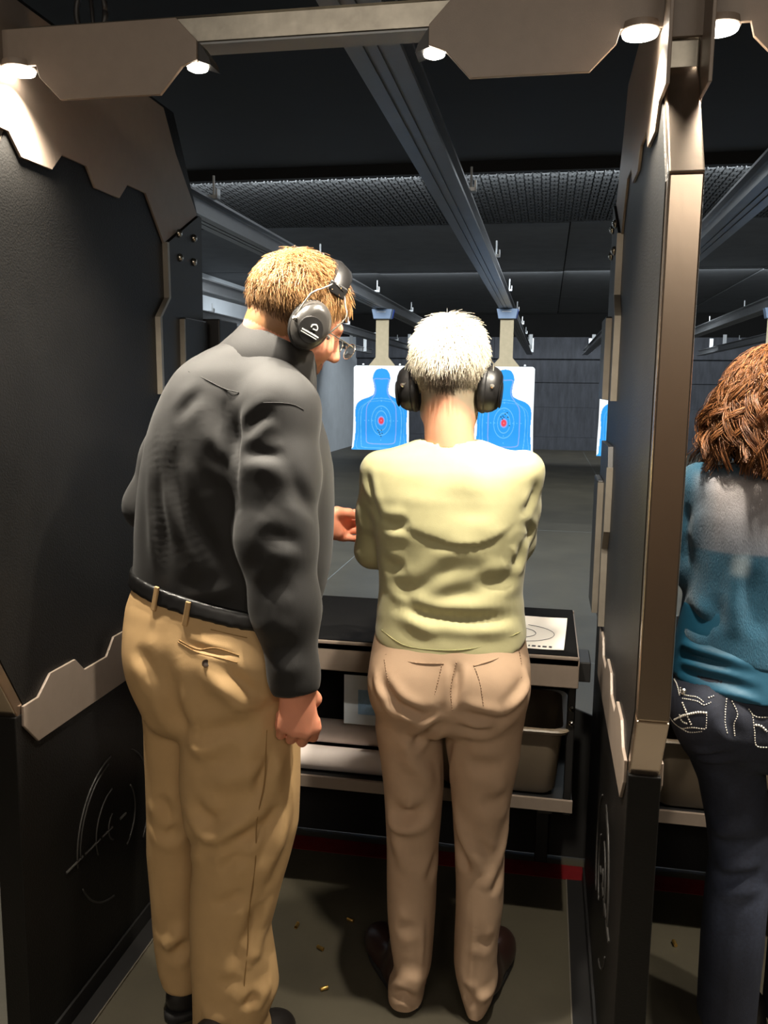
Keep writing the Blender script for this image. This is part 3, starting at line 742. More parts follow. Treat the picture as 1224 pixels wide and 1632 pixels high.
# ------------------------------------------------------------------ heads, hands, feet
def frame(fwd, up=(0, 0, 1)):
    f = np.array(fwd, float); f /= np.linalg.norm(f); u = np.array(up, float); x = np.cross(f, u); x /= np.linalg.norm(x); u = np.cross(x, f)
    return np.stack([x, f, u], 1)       # columns: right, forward, up
def head_sdf(o, R, s=1.0, female=False):
    def loc(P): return (P-o)@R/s
    w = .95 if female else 1.0
    skull = ell((0, -.014, .035), (.073*w, .096, .093))
    face = ell((0, .03, -.025), (.06*w, .068, .088))
    jaw = union([rcone((-.044*w, .01, -.07), (0, .07, -.1), .02, .018), rcone((.044*w, .01, -.07), (0, .07, -.1), .02, .018)], .02)
    cheek = union([ell((-.036, .066, -.028), (.024, .022, .026)), ell((.036, .066, -.028), (.024, .022, .026))], .01)
    nose = union([rcone((0, .094, .012), (0, .116, -.03), .0075, .0125), ell((-.011, .104, -.036), (.0085, .010, .008)), ell((.011, .104, -.036), (.0085, .010, .008))], .008)
    brow = union([rcone((-.045, .076, .022), (-.008, .092, .02), .011, .011), rcone((.045, .076, .022), (.008, .092, .02), .011, .011)], .01)
    eyes = union([ell((-.031, .079, .002), (.0155, .012, .0125)), ell((.031, .079, .002), (.0155, .012, .0125))], .001)
    sock = union([ell((-.031, .1, .002), (.022, .02, .014)), ell((.031, .1, .002), (.022, .02, .014))], .001)
    lips = union([rcone((-.02, .088, -.064), (.02, .088, -.064), .0065, .0065), rcone((-.017, .087, -.074), (.017, .087, -.074), .0075, .0075), rcone((-.006, .094, -.066), (.006, .094, -.066), .007, .007)], .006)
    mouth = rcone((-.023, .096, -.069), (.023, .096, -.069), .0022, .0022)
    ears = union([ell((sx*.076*w, -.006, -.008), (.009, .02, .032)) for sx in (-1, 1)], .002)
    def f(P):
        q = loc(P)
        d = smin(skull(q), face(q), .03); d = smin(d, jaw(q), .03); d = smin(d, cheek(q), .02); d = smin(d, brow(q), .014)
        d = smax(d, -sock(q), .012); d = smin(d, eyes(q), .004); d = smin(d, nose(q), .010); d = smin(d, lips(q), .008)
        d = smax(d, -mouth(q), .004); d = smin(d, ears(q), .008)
        return d*s
    return f
def hand_sdf(o, t, f_, p, s=1.0, curl=(50, 70, 40), spread=1.0, thumb_in=.5, fingers=None):
    """o wrist; t towards the thumb side, f_ along the hand, p out of the palm"""
    t, f_, p = [np.array(v, float)/np.linalg.norm(v) for v in (t, f_, p)]
    def W(a, b, c): return np.array(o) + s*(a*t + b*f_ + c*p)
    fs = [rcone(W(0, -.06, 0), W(0, .01, 0), .026*s, .025*s),
          rcone(W(.012, .01, .002), W(.024, .085, -.002), .016*s, .0125*s), rcone(W(.002, .01, 0), W(.006, .09, -.004), .017*s, .0125*s),
          rcone(W(-.008, .01, 0), W(-.012, .086, -.002), .017*s, .012*s), rcone(W(-.015, .012, .003), W(-.029, .078, .002), .016*s, .011*s),
          rcone(W(.01, .03, .012), W(-.016, .05, .012), .014*s, .012*s)]
    palm = union(fs, .014*s)
    digs = []
    base = [(.0285, .087, -.002), (.0085, .093, -.004), (-.0115, .089, -.002), (-.0305, .08, .002)]
    lens = [(.044, .026, .021), (.048, .03, .022), (.045, .028, .022), (.035, .021, .02)]
    for i in range(4):
        cu = fingers[i] if fingers else curl
        q = np.array(base[i]); a = 0; pts = [W(*(q-np.array([0, .012, 0])))] ; pts.append(W(*q)); fan = (1.5-i)*.05*spread
        for j in range(3):
            a += math.radians(cu[j]); dirv = np.array([fan*math.cos(a), math.cos(a), math.sin(a)]); q = q + lens[i][j]*dirv/np.linalg.norm(dirv); pts.append(W(*q))
        k = (1.0, 1.03, 1.0, .88)[i]
        digs.append(chain(pts, [.0105*k*s, .0108*k*s, .0096*k*s, .0088*k*s, .0074*k*s], .003*s))
    a = thumb_in
    tb = chain([W(.018, .018, .008), W(.034, .042, .014+.008*a), W(.036-.014*a, .072, .02+.018*a), W(.03-.026*a, .098, .024+.022*a)], [.016*s, .0135*s, .0115*s, .0088*s], .006*s)
    def f(P):
        d = palm(P); e = digs[0](P)
        for g in digs[1:]: e = np.minimum(e, g(P))
        d = smin(d, e, .004*s); return smin(d, tb(P), .006*s)
    return f
def shoe_sdf(heel, toe, w=.046, h=.07, ankle=None):
    heel = np.array([heel[0], heel[1], 0.]); toe = np.array([toe[0], toe[1], 0.]); d = toe-heel; L = np.linalg.norm(d); d /= L; n = np.array([-d[1], d[0], 0])
    R = np.stack([n, d, np.array([0, 0, 1.])], 1)
    up = union([ell((0, .055, .05), (w*.82, .075, .055)), ell((0, L*.55, .036), (w*.98, L*.42, .05)), ell((0, L*.74, .028), (w*1.02, L*.27, .038)), rcone((0, .06, .05), (0, .055, .12), .04, .04)], .03)
    def f(P):
        q = (P-heel)@R; dd = up(q); return smax(dd, .018-q[:, 2], .006)
    def sole(P):
        q = (P-heel)@R
        a = union([ell((0, .055, .012), (w*.88, .08, .2)), ell((0, L*.62, .012), (w*1.06, L*.40, .2))], .03)(q)
        return smax(smax(a, q[:, 2]-.022, .004), .001-q[:, 2], .003)
    return f, sole
def feet(parent, heel, toe, m, msole, w=.046):
    f, so = shoe_sdf(heel, toe, w); lo = np.minimum(heel[:2], toe[:2]); hi = np.maximum(heel[:2], toe[:2])
    lo = (lo[0]-.1, lo[1]-.1, -.01); hi = (hi[0]+.1, hi[1]+.1, .18)
    s = sdf_part('shoe', f, lo, hi, .005, m, parent); q = sdf_part('sole', so, lo, hi, .005, msole, s, 1)
    return s

def limbs(*chains): return union([chain([np.array(q, float) for q in c[0]], c[1], .02) for c in chains], .03)
# ------------------------------------------------------------------ hair strands
def scalp_points(fh, o, R, n, mask, rng):
    """points on the scalp: directions from the head's middle, marched to the skin"""
    D = rng.normal(size=(n*4, 3)); D /= np.linalg.norm(D, axis=1)[:, None]
    D = D[mask(D)][:n]; W = D@R.T; c = o + R@np.array([0, -.01, .03])
    a = np.zeros(len(D)); b = np.full(len(D), .3)
    for _ in range(22):
        m = (a+b)/2; d = fh(c + W*m[:, None]); a = np.where(d < 0, m, a); b = np.where(d < 0, b, m)
    return c + W*a[:, None], W, D
def strand_mesh(paths, r0, r1):
    """paths (n, k, 3): thin three sided tubes"""
    n, k, _ = paths.shape
    T = np.gradient(paths, axis=1); T /= np.linalg.norm(T, axis=2)[..., None]+1e-12
    A = np.cross(T, np.array([.31, .52, .79])); A /= np.linalg.norm(A, axis=2)[..., None]+1e-12; B = np.cross(T, A)
    rad = np.linspace(r0, r1, k)[None, :, None]
    V = np.stack([paths + rad*(math.cos(w)*A+math.sin(w)*B) for w in (0, 2.094, 4.189)], 2)   # n,k,3,3
    idx = np.arange(n*k*3).reshape(n, k, 3)
    F = np.concatenate([np.stack([idx[:, :-1, j], idx[:, :-1, (j+1) % 3], idx[:, 1:, (j+1) % 3], idx[:, 1:, j]], -1).reshape(-1, 4) for j in range(3)])
    return V.reshape(-1, 3), F
def hair_obj(name, paths, r0, r1, m, parent):
    V, F = strand_mesh(paths, r0, r1)
    o = link(name, np_mesh(name, V, F), m, parent, smooth=True); o['kind'] = 'stuff'; return o
def short_hair(root, nrm, flow, length, k=6, lift=.35, jitter=.25, rng=rng):
    n = len(root); L = length*(1+rng.uniform(-.35, .25, n))[:, None]
    fl = flow + jitter*rng.normal(size=(n, 3)); fl -= np.einsum('ij,ij->i', fl, nrm)[:, None]*nrm; fl /= np.linalg.norm(fl, axis=1)[:, None]+1e-9
    P = [root - .002*nrm]; p = root.copy()
    for i in range(1, k):
        t = i/(k-1); d = nrm*(lift*(1-t)+.02)+fl*(.35+.65*t) - nrm*.12*t; d /= np.linalg.norm(d, axis=1)[:, None]
        p = p + d*L/(k-1); P.append(p)
    return np.stack(P, 1)

# ------------------------------------------------------------------ ear muffs
M_muff = mat('muff_grey_plastic', (58, 56, 54), 0.28, spec=.6)
M_muffd = mat('muff_black', (24, 23, 23), 0.4)
M_foamc = mat('muff_cushion', (30, 29, 29), 0.5)
M_wire = mat('spring_wire', (190, 186, 176), 0.25, 0.9)
M_white = mat('white_print', (235, 235, 232), 0.5)
def ear_muffs(label, o, R, cupx, cup_r, cup_t, zc, yc, band_tilt, mcup, tiltx=0.0, band_h=.125, logo=False):
    """built in the head's frame: cups over both ears, a padded band over the head tilted forward"""
    t = thing('ear_muffs', label, 'ear muffs', tuple(o), 'hearing protection worn by the shooters')
    t.rotation_euler = Matrix(R.tolist()).to_euler()
    for s in (-1, 1):
        n = 32; prof = [(.5, 1.0), (.62, .985), (.80, .86), (.93, .62), (1.0, .34), (1.0, .2)]
        ax = Vector((s, 0, tiltx)).normalized()
        def cupmesh(prof, n=n, x0=0):
            mb = MB().lathe([(r*cup_r, x0+h*cup_t) for r, h in prof[::-1]]+[(.02*cup_r, x0+prof[0][1]*cup_t)], (0, 0, 0), ax, n)
            mb.v = [(v[0], v[1]*.90, v[2]*1.12) for v in mb.v]; return mb
        c = cupmesh(prof).build('cup', mcup, t, smooth='auto'); c.location = (s*cupx, yc, zc)
        q = cupmesh([(.86, .22), (1.03, .18), (1.06, .02), (1.0, -.18), (.86, -.26)]).build('cushion', M_foamc, t, smooth=True); q.location = (s*cupx, yc, zc)
        d = MB().lathe([(.56*cup_r, .93*cup_t), (.62*cup_r, .99*cup_t), (.58*cup_r, 1.03*cup_t), (.02*cup_r, 1.035*cup_t)], (0, -.006, -.012), ax, 28).build('cup_disc', M_muffd, c, smooth='auto')
        for e in (-1, 1):
            MB().lathe([(.004, 0), (.005, .002), (.003, .006)], (s*.55*cup_t, e*cup_r*.86, -.004), (s*.4, e, 0), 10).build('pivot', M_wire, c)
    # band: arc through the crown plane tilted forward
    ct, st_ = math.cos(band_tilt), math.sin(band_tilt)
    W = cupx+.006; pts = []
    for a in np.linspace(math.radians(2), math.radians(178), 25):
        x = W*math.cos(a)*(1.0 if abs(math.cos(a)) < .8 else .98); h = .012+band_h*math.sin(a)**.8; pts.append((x, yc+h*st_, zc+h*ct))
    pts = np.array(pts); lo, hi = 4, 21
    fw = np.array([0, ct, -st_]); mb = MB(); V = []; P = pts[lo:hi]
    for i, p in enumerate(P):
        c = np.array([0, yc, zc+.03]); out = p-c; out /= np.linalg.norm(out); hw = .016+.006*math.sin(math.pi*i/(len(P)-1))
        for u, v in ((-hw, -.004), (-hw, .004), (-hw*.6, .009), (hw*.6, .009), (hw, .004), (hw, -.004)): V.append(p+fw*u+out*v)
    F = [(i*6+j, i*6+(j+1) % 6, (i+1)*6+(j+1) % 6, (i+1)*6+j) for i in range(len(P)-1) for j in range(6)] + [(5, 4, 3, 2, 1, 0), tuple((len(P)-1)*6+j for j in range(6))]
    mb.add(V, F).build('headband', M_muffd, t, smooth='auto')
    for s in (-1, 1):
        e = pts[lo] if s > 0 else pts[hi-1]
        for g in (-1, 1):
            piv = np.array([s*(cupx+.4*cup_t), yc+g*cup_r*.86, zc])
            mid = e + np.array([s*.010, g*.017*ct+.0, -g*.017*st_]) ; md = (mid+piv)/2 + np.array([s*.012, g*.016, .004])
            MB().tube(dense([mid, mid*.6+md*.4, md, piv], 12), .0017, 6).build('wire_arm', M_wire, t, smooth=True)
        MB().box((-.006, -.02, -.012), (.006, .02, .012)).build('band_clip', M_muffd, t, bevel=.003, loc=tuple(e))
    return t
# ------------------------------------------------------------------ people
M_skin = mat('skin', (205, 150, 124), 0.5, attr='tint', sss=.12, bump=.06, bscale=500)
M_hair = mat('hair_strands', (200, 160, 110), 0.42, attr='tint', island=.28, spec=.35)
M_haircap = mat('hair_under', (200, 160, 110), 0.9, attr='tint', spec=.05)
M_sweater = mat('green_knit', (168, 162, 120), 0.8, var=.04, vscale=30, bump=.12, bscale=900, sheen=.15)
M_khaki = mat('khaki_twill', (170, 142, 116), 0.8, var=.04, vscale=20, bump=.1, bscale=900)
M_tan = mat('tan_chino', (184, 150, 104), 0.75, var=.04, vscale=16, bump=.1, bscale=900)
M_shirt = mat('black_cotton', (17, 15, 14), 0.75, var=.06, vscale=20, bump=.1, bscale=900, sheen=.06)
M_belt = mat('black_leather', (18, 17, 17), 0.4)
M_shoe = mat('black_shoe_leather', (26, 23, 22), 0.4, spec=.5)
M_shoe2 = mat('dark_brown_leather', (44, 28, 24), 0.35)
M_sole = mat('rubber_sole', (22, 20, 20), 0.7)
M_seamk = mat('khaki_stitch', (136, 110, 86), 0.8)
M_seamt = mat('tan_stitch', (140, 108, 64), 0.8)
M_seamb = mat('black_seam', (26, 25, 24), 0.8)
M_gold = mat('gold_chain', (190, 160, 100), 0.3, 0.9)
M_button = mat('horn_button', (58, 44, 32), 0.3)
M_glass = mat('lens_glass', (235, 240, 240), 0.05, trans=.97, spec=.3); M_glass.node_tree.nodes['Principled BSDF'].inputs['IOR'].default_value = 1.02

def pt(px, py, Y): return at(px, py, Y=Y)
def strand_tint(o, cols, k):
    paint(o.data, np.repeat(cols, k*3, axis=0))
def cut_plane(f, p, n, k=.004):
    p = np.array(p, float); n = np.array(n, float); n /= np.linalg.norm(n)
    return lambda P: smax(f(P), (P-p)@n, k)
def hollow(f, g, k=.003): return lambda P: smax(f(P), -g(P), k)
def offs(f, d): return lambda P: f(P)+d

# =============================== person in the green sweater
def build_green():
    t = thing('person', 'white haired person in a pale green sweater and khaki trousers, back to us', 'person', tuple(np.r_[pt(705, 1580, 1.86)[:2], 0]), 'people at the firing line')
    org = np.array(t.location)
    Y = 1.87
    tr = [rowpx(701, 664, 772, 1.86, .055, .058, 2.0), rowpx(710, 645, 794, 1.865, .065), rowpx(720, 618, 824, 1.87, .075, .08), rowpx(732, 596, 846, Y, .088, .092),
          rowpx(750, 588, 853, Y, .1, .105), rowpx(790, 588, 850, Y, .115, .118, 2.5), rowpx(830, 597, 846, Y, .122, .122, 2.5), rowpx(870, 602, 842, Y, .122, .12, 2.4), rowpx(905, 606, 836, Y, .12, .114, 2.4),
          rowpx(940, 606, 833, Y, .122, .114, 2.4), rowpx(975, 603, 837, Y, .126, .12, 2.4), rowpx(1005, 600, 841, Y, .13, .126, 2.4), rowpx(1032, 598, 842, Y, .13, .13, 2.4)]
    torso = loft(tr, .006)
    sl, el = pt(607, 752, 1.87), pt(595, 876, 1.90)
    sr, er = pt(833, 752, 1.87), pt(824, 862, 1.91)
    wl, wr = np.array([-.255, 2.16, 1.13]), np.array([-.165, 2.17, 1.135])
    arms = union([chain([sl, (sl+el)/2, el], [.048, .045, .044], .02), chain([sr, (sr+er)/2, er], [.047, .043, .042], .02)], .005)
    fore = union([cut_plane(chain([el, el*.6+wl*.4, wl], [.044, .044, .036], .02), wl, wl-el), cut_plane(chain([er, er*.6+wr*.4, wr], [.042, .044, .036], .02), wr, wr-er)], .005)
    full = lambda P: smin(smin(torso(P), arms(P), .022), fore(P), .01)
    o0 = pt(717, 607, 1.893)
    R = frame((0.03, 1, -.22))
    fh = head_sdf(o0, R, 1.0, True)
    neck = rcone(pt(717, 712, 1.86), o0 + R@np.array([0, -.032, -.05]), .055, .05)
    hl = hand_sdf(wl+(wl-el)*.05, (0, -.2, 1), (.45, 1, -.05), (1, -.4, 0), .95, fingers=[(30, 60, 40), (50, 75, 40), (50, 75, 40), (50, 75, 40)])
    hr = hand_sdf(wr+(wr-er)*.05, (0, -.2, 1), (-.25, 1, -.05), (-1, -.2, 0), .95, fingers=[(20, 40, 30), (55, 80, 40), (55, 80, 40), (55, 80, 40)])
    # trousers
    pr = [rowpx(985, 606, 834, Y, .12, .115), rowpx(1020, 598, 839, Y, .125, .13), rowpx(1050, 593, 845, Y, .128, .14, 2.4), rowpx(1080, 591, 845, Y, .13, .145, 2.4), rowpx(1110, 595, 841, Y, .125, .142, 2.4), rowpx(1135, 602, 836, Y, .115, .125, 2.4), rowpx(1152, 612, 828, Y, .09, .1, 2.4)]
    pelvis = loft(pr, .015)
    ll = [rowpx(1118, 606, 712, 1.87, .10, .12), rowpx(1150, 601, 704, 1.87, .095, .11), rowpx(1200, 608, 705, 1.87, .088, .095), rowpx(1250, 613, 706, 1.87, .08, .084), rowpx(1300, 616, 702, 1.872, .076, .078), rowpx(1345, 618, 698, 1.875, .072, .074), rowpx(1400, 618, 695, 1.875, .066, .076), rowpx(1450, 619, 693, 1.87, .064, .076), rowpx(1500, 624, 690, 1.865, .062, .07), rowpx(1538, 630, 687, 1.86, .066, .066), rowpx(1560, 620, 679, 1.86, .075, .066), rowpx(1585, 620, 675, 1.86, .085, .066), rowpx(1603, 632, 673, 1.86, .06, .066)]
    rl = [rowpx(1118, 700, 830, 1.87, .10, .12), rowpx(1150, 710, 834, 1.87, .095, .11), rowpx(1200, 715, 829, 1.87, .088, .095), rowpx(1250, 720, 818, 1.87, .08, .084), rowpx(1300, 723, 810, 1.872, .076, .078), rowpx(1345, 726, 804, 1.875, .072, .074), rowpx(1400, 728, 803, 1.875, .066, .078), rowpx(1440, 728, 802, 1.875, .064, .078), rowpx(1490, 725, 794, 1.87, .062, .07), rowpx(1530, 724, 791, 1.865, .064, .064), rowpx(1556, 728, 794, 1.865, .072, .064), rowpx(1585, 737, 784, 1.865, .08, .064), rowpx(1603, 745, 772, 1.865, .06, .064)]
    fl, fr = loft(ll, .01, .02), loft(rl, .01, .02)
    butt = union([ell(pt(655, 1098, 1.80), (.085, .075, .085)), ell(pt(775, 1098, 1.80), (.085, .075, .085))], .03)
    trous = lambda P: smin(smin(pelvis(P), butt(P), .04), np.minimum(fl(P), fr(P)), .012)
    inner = limbs(([pt(717, 1080, Y), pt(717, 900, Y), pt(717, 770, Y), pt(717, 720, 1.865)], [.095, .085, .085, .05]), ([sl, el, wl], [.034, .03, .024]), ([sr, er, wr], [.034, .03, .024]), ([pt(640, 770, Y), pt(790, 770, Y)], [.06, .06]),
                  ([pt(660, 1110, 1.87), pt(660, 1345, 1.875), pt(660, 1560, 1.86)], [.06, .045, .03]), ([pt(770, 1110, 1.87), pt(763, 1345, 1.875), pt(757, 1560, 1.865)], [.06, .045, .03]))
    body = lambda P: smin(smin(fh(P), neck(P), .03), smin(np.minimum(hl(P), hr(P)), inner(P), .004), .006)
    V, F = surface(body, (-.52, 1.62, 0.03), (.1, 2.42, 1.70), .0048); V = relax(V, F, 2)
    me = np_mesh('body', V-org, F)
    q = (V-o0)@R; nz = vnoise(V*60, 3)
    col = np.tile(np.array(lin((222, 160, 128))), (len(V), 1))
    hw = (np.clip((q[:, 2]+.062+.03*np.abs(q[:, 0])/.05)/.03, 0, 1)*(q[:, 1] < .05))[:, None]; hcol = np.array(lin((150, 136, 116))); col = col*(1-hw)+hcol*hw
    paint(me, col); link('body', me, M_skin, t, smooth=True)
    # sweater, stretched over shoulder blades and bunched at the waist
    sx = lambda x: 500+x/3.06
    sy = lambda y: 680+y/3.06
    C2 = lambda L: [(sx(x), sy(y)) for x, y in L]
    st = [(C2([(330, 478), (430, 500), (560, 548), (700, 588), (860, 562), (960, 500), (1010, 450)]), .016, .006, 'step'),
          (C2([(318, 470), (390, 478), (470, 468)]), .011, .011, 'groove'), (C2([(320, 640), (380, 680), (450, 690)]), .012, .010, 'groove'),
          (C2([(335, 690), (420, 760), (500, 780), (640, 720), (740, 690)]), .014, .006, 'groove'), (C2([(345, 700), (400, 770), (470, 860), (540, 930)]), .012, .006, 'groove'),
          (C2([(350, 845), (430, 890), (560, 925), (750, 952), (930, 938), (1030, 900)]), .012, .013, 'groove'), (C2([(420, 770), (540, 842), (700, 830), (860, 812), (1000, 770)]), .014, .006, 'groove'),
          (C2([(1020, 560), (1010, 650), (960, 680)]), .012, .012, 'groove'), (C2([(1000, 690), (950, 750), (850, 762), (760, 740)]), .014, .009, 'groove'), (C2([(560, 650), (660, 620), (760, 605), (900, 640)]), .016, .004, 'ridge'),
          (C2([(1000, 470), (1060, 520), (1020, 560)]), .010, .010, 'groove'), (C2([(1000, 420), (1050, 400), (1080, 330), (1090, 240)]), .010, .008, 'groove'), (C2([(245, 190), (265, 300), (300, 420), (318, 470)]), .010, .009, 'groove'),
          (C2([(390, 870), (480, 960), (560, 1010), (640, 1030)]), .013, .005, 'ridge'), (C2([(760, 1000), (880, 1000), (1000, 975)]), .014, .004, 'ridge'), (C2([(560, 330), (700, 380), (840, 400), (980, 380)]), .03, .003, 'groove'),
          (C2([(225, 300), (270, 380), (300, 470)]), .009, .005, 'groove'), (C2([(210, 480), (260, 500), (310, 490)]), .012, .006, 'ridge'), (C2([(700, 250), (720, 420), (715, 560)]), .03, .004, 'groove')]
    zh = .892
    sweater = lambda P: smax(full(P), zh + .3*(P[:, 1]-1.745) - P[:, 2], .004)
    sweater = hollow(sweater, neck_hole(pt(717, 712, 1.86), o0 + R@np.array([0, -.03, -.02]), .058))
    sweater = hollow(hollow(sweater, rcone(wl-(wl-el)*.1, wl+(wl-el)*.2, .03, .03)), rcone(wr-(wr-er)*.1, wr+(wr-er)*.2, .03, .03))
    ob, SV, SF = garment('sweater', sweater, (-.48, 1.68, .86), (.08, 2.24, 1.42), .0045, M_sweater, t, [(a, b*1.1, c*.72, k) for a, b, c, k in st], 1.75, .0018, 14, 2, stretch=(.5, .6, 1.4))
    ob.location = -org
    seam('hem_rib', SV, SF, [(x, y-6) for x, y in ((604, 1008), (620, 1024), (647, 1038), (703, 1047), (761, 1042), (815, 1024), (832, 1012))], .0012, mat('green_stitch', (140, 138, 92), .8), ob, 1.78, .0003)
    c3 = lambda L: [(440+x/2.354, 920+y/2.354) for x, y in L]
    ts = [(c3([(360, 350), (400, 430), (460, 490), (540, 525), (640, 512)]), .013, .010, 'groove'), (c3([(665, 510), (720, 530), (800, 545), (860, 540), (940, 420)]), .013, .009, 'groove'), (c3([(440, 490), (480, 525), (530, 540)]), .010, .007, 'ridge'),
          (c3([(650, 545), (600, 570), (540, 620), (500, 640)]), .012, .009, 'groove'), (c3([(660, 550), (720, 580), (800, 580), (880, 545)]), .012, .008, 'groove'), (c3([(668, 320), (668, 400), (662, 500)]), .010, .007, 'groove'),
          (c3([(930, 320), (945, 400), (900, 480), (850, 540)]), .012, .009, 'ridge'), (c3([(365, 340), (385, 420), (430, 480)]), .012, .008, 'ridge'), (c3([(500, 680), (560, 740), (600, 800)]), .02, .007, 'ridge'), (c3([(440, 620), (500, 660), (500, 760)]), .018, .006, 'ridge'),
          (c3([(700, 700), (780, 720), (880, 700)]), .02, .006, 'groove'), (c3([(760, 840), (830, 850), (880, 810)]), .02, .007, 'groove'), (c3([(430, 850), (520, 900), (590, 820)]), .02, .008, 'groove'), (c3([(640, 560), (640, 680), (630, 800)]), .012, .006, 'groove')]
    c6 = lambda L: [(540+x/3.4, 1250+y/3.4) for x, y in L]
    ts += [(c6([(290, 60), (320, 170), (400, 180), (460, 130)]), .016, .009, 'groove'), (c6([(270, 130), (300, 220), (380, 250), (460, 200)]), .016, .007, 'ridge'), (c6([(270, 200), (320, 380), (380, 520)]), .016, .006, 'ridge'), (c6([(545, 330), (520, 440), (480, 560)]), .016, .006, 'groove'),
           (c6([(600, 60), (650, 250), (720, 420), (730, 520)]), .016, .008, 'ridge'), (c6([(640, 300), (680, 430), (700, 510)]), .014, .008, 'groove'), (c6([(940, 120), (900, 300), (870, 480)]), .016, .007, 'ridge'), (c6([(760, 320), (800, 370), (840, 400)]), .010, .004, 'groove'),
           (c6([(890, 440), (870, 540), (840, 620)]), .014, .006, 'groove'), (c6([(270, 1140), (340, 1150), (430, 1190)]), .011, .010, 'groove'), (c6([(300, 1090), (380, 1070), (450, 1100)]), .018, .006, 'ridge'), (c6([(300, 760), (360, 790), (420, 760)]), .016, .004, 'groove'),
           (c6([(720, 700), (718, 900), (715, 1100), (715, 1230)]), .007, .0035, 'ridge'), (c6([(450, 700), (460, 900), (450, 1080)]), .008, .003, 'ridge'), (c6([(660, 1110), (700, 1150), (715, 1230)]), .012, .006, 'groove'), (c6([(860, 1070), (800, 1150), (740, 1200)]), .012, .006, 'ridge'), (c6([(740, 850), (800, 870), (850, 850)]), .014, .004, 'groove')]
    trq = lambda P: smax(trous(P), P[:, 2]-.955, .003)
    ob2, TV, TF = garment('trousers', trq, (-.46, 1.66, .008), (.06, 2.06, .98), .005, M_khaki, t, [(a, b*.95, c*1.25, k) for a, b, c, k in ts], 1.75, .0014, 12, 4)
    ob2.location = -org
    for nm, L in (('pocket_seam', [(615, 325), (600, 420), (570, 500)]), ('pocket_seam', [(745, 320), (770, 400), (790, 485)]), ('pocket_edge', [(400, 290), (500, 318), (620, 322)]), ('pocket_edge', [(745, 325), (830, 300), (920, 262)]), ('seat_seam', [(672, 325), (668, 420), (660, 505)]), ('pocket_seam', [(915, 262), (925, 320), (930, 380)]), ('pocket_seam', [(400, 300), (412, 380), (430, 440)])):
        seam(nm, TV, TF, c3(L), .0011, M_seamk, ob2, 1.75, .0004, dash=.006 if nm != 'pocket_edge' else 0)
    # shoes
    for hpx, tpx in (((655, 1612), (612, 1535)), ((757, 1618), (790, 1540))):
        a = at(*hpx, Z=0); b = at(*tpx, Z=0); d = (b-a)[:2]; d /= np.linalg.norm(d)
        h0 = a[:2]+np.array([0, .02]); s = feet(t, h0, h0+d*.262, M_shoe2, M_sole, .043); s.location = -org
    # hair
    crown = np.array([.02, -.45, .86]); crown /= np.linalg.norm(crown)
    mask = lambda D: D[:, 2] > -.8+1.2*np.clip(D[:, 1]+.35, 0, 1) - .12*np.clip(1-np.abs(D[:, 0])*4, 0, 1)*(D[:, 1] < 0)
    r_, n_, D = scalp_points(fh, o0, R, 9000, mask, rng)
    fl_ = (D-crown); low = np.clip(-D[:, 2], 0, 1)[:, None]; fl_ = fl_ + low*np.stack([-D[:, 0]*1.6, 0*D[:, 0], -1.2+0*D[:, 0]], 1)
    flw = fl_@R.T
    P = short_hair_len(r_, n_, flw, .044-.016*np.abs(D[:, 0])-.02*np.clip(-D[:, 2]*1.2, 0, .85), 6, .55, .34)
    h = hair_obj('hair', P-org, .00075, .0003, M_hair, t)
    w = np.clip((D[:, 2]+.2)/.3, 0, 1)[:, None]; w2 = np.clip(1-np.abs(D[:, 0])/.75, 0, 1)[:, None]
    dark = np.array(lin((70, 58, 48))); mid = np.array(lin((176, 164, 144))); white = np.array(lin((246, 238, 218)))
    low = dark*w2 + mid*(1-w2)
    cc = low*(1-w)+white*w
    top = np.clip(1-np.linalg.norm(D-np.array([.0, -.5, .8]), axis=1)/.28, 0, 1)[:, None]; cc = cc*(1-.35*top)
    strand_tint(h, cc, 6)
    # thin gold necklace
    pts = [pt(717, 712, 1.86) + np.array([.0585*math.cos(a), .0585*math.sin(a), .006+.004*math.sin(a)]) for a in np.linspace(0, 2*math.pi, 60)]
    mb = MB()
    for p in pts[:-1]: mb.lathe([(.0008, -.0016), (.0018, 0), (.0008, .0016)], p-org, (1, .3, .2), 6)
    mb.build('necklace', M_gold, t)
    ear_muffs('dark ear muffs on the white haired head', o0 - np.array([0, 0, 0]), R, .076, .046, .038, -.016, .0, math.radians(32), M_muffd, tiltx=-.1, band_h=.12)
    return t
def neck_hole(a, b, r): return rcone(a, b, r, r)
def short_hair_len(root, nrm, flow, length, k, lift, jitter):
    n = len(root); L = (length*(1+rng.uniform(-.35, .3, n)))[:, None]
    fl = flow + jitter*rng.normal(size=(n, 3)); fl -= np.einsum('ij,ij->i', fl, nrm)[:, None]*nrm; fl /= np.linalg.norm(fl, axis=1)[:, None]+1e-9
    lf = lift*(1+.5*rng.normal(size=(n, 1)))
    P = [root - .003*nrm]; p = root.copy()
    for i in range(1, k):
        t = i/(k-1); d = nrm*(lf*(1-t)**1.3-.1*t)+fl*(.3+.8*t); d /= np.linalg.norm(d, axis=1)[:, None]
        p = p + d*L/(k-1); P.append(p)
    return np.stack(P, 1)

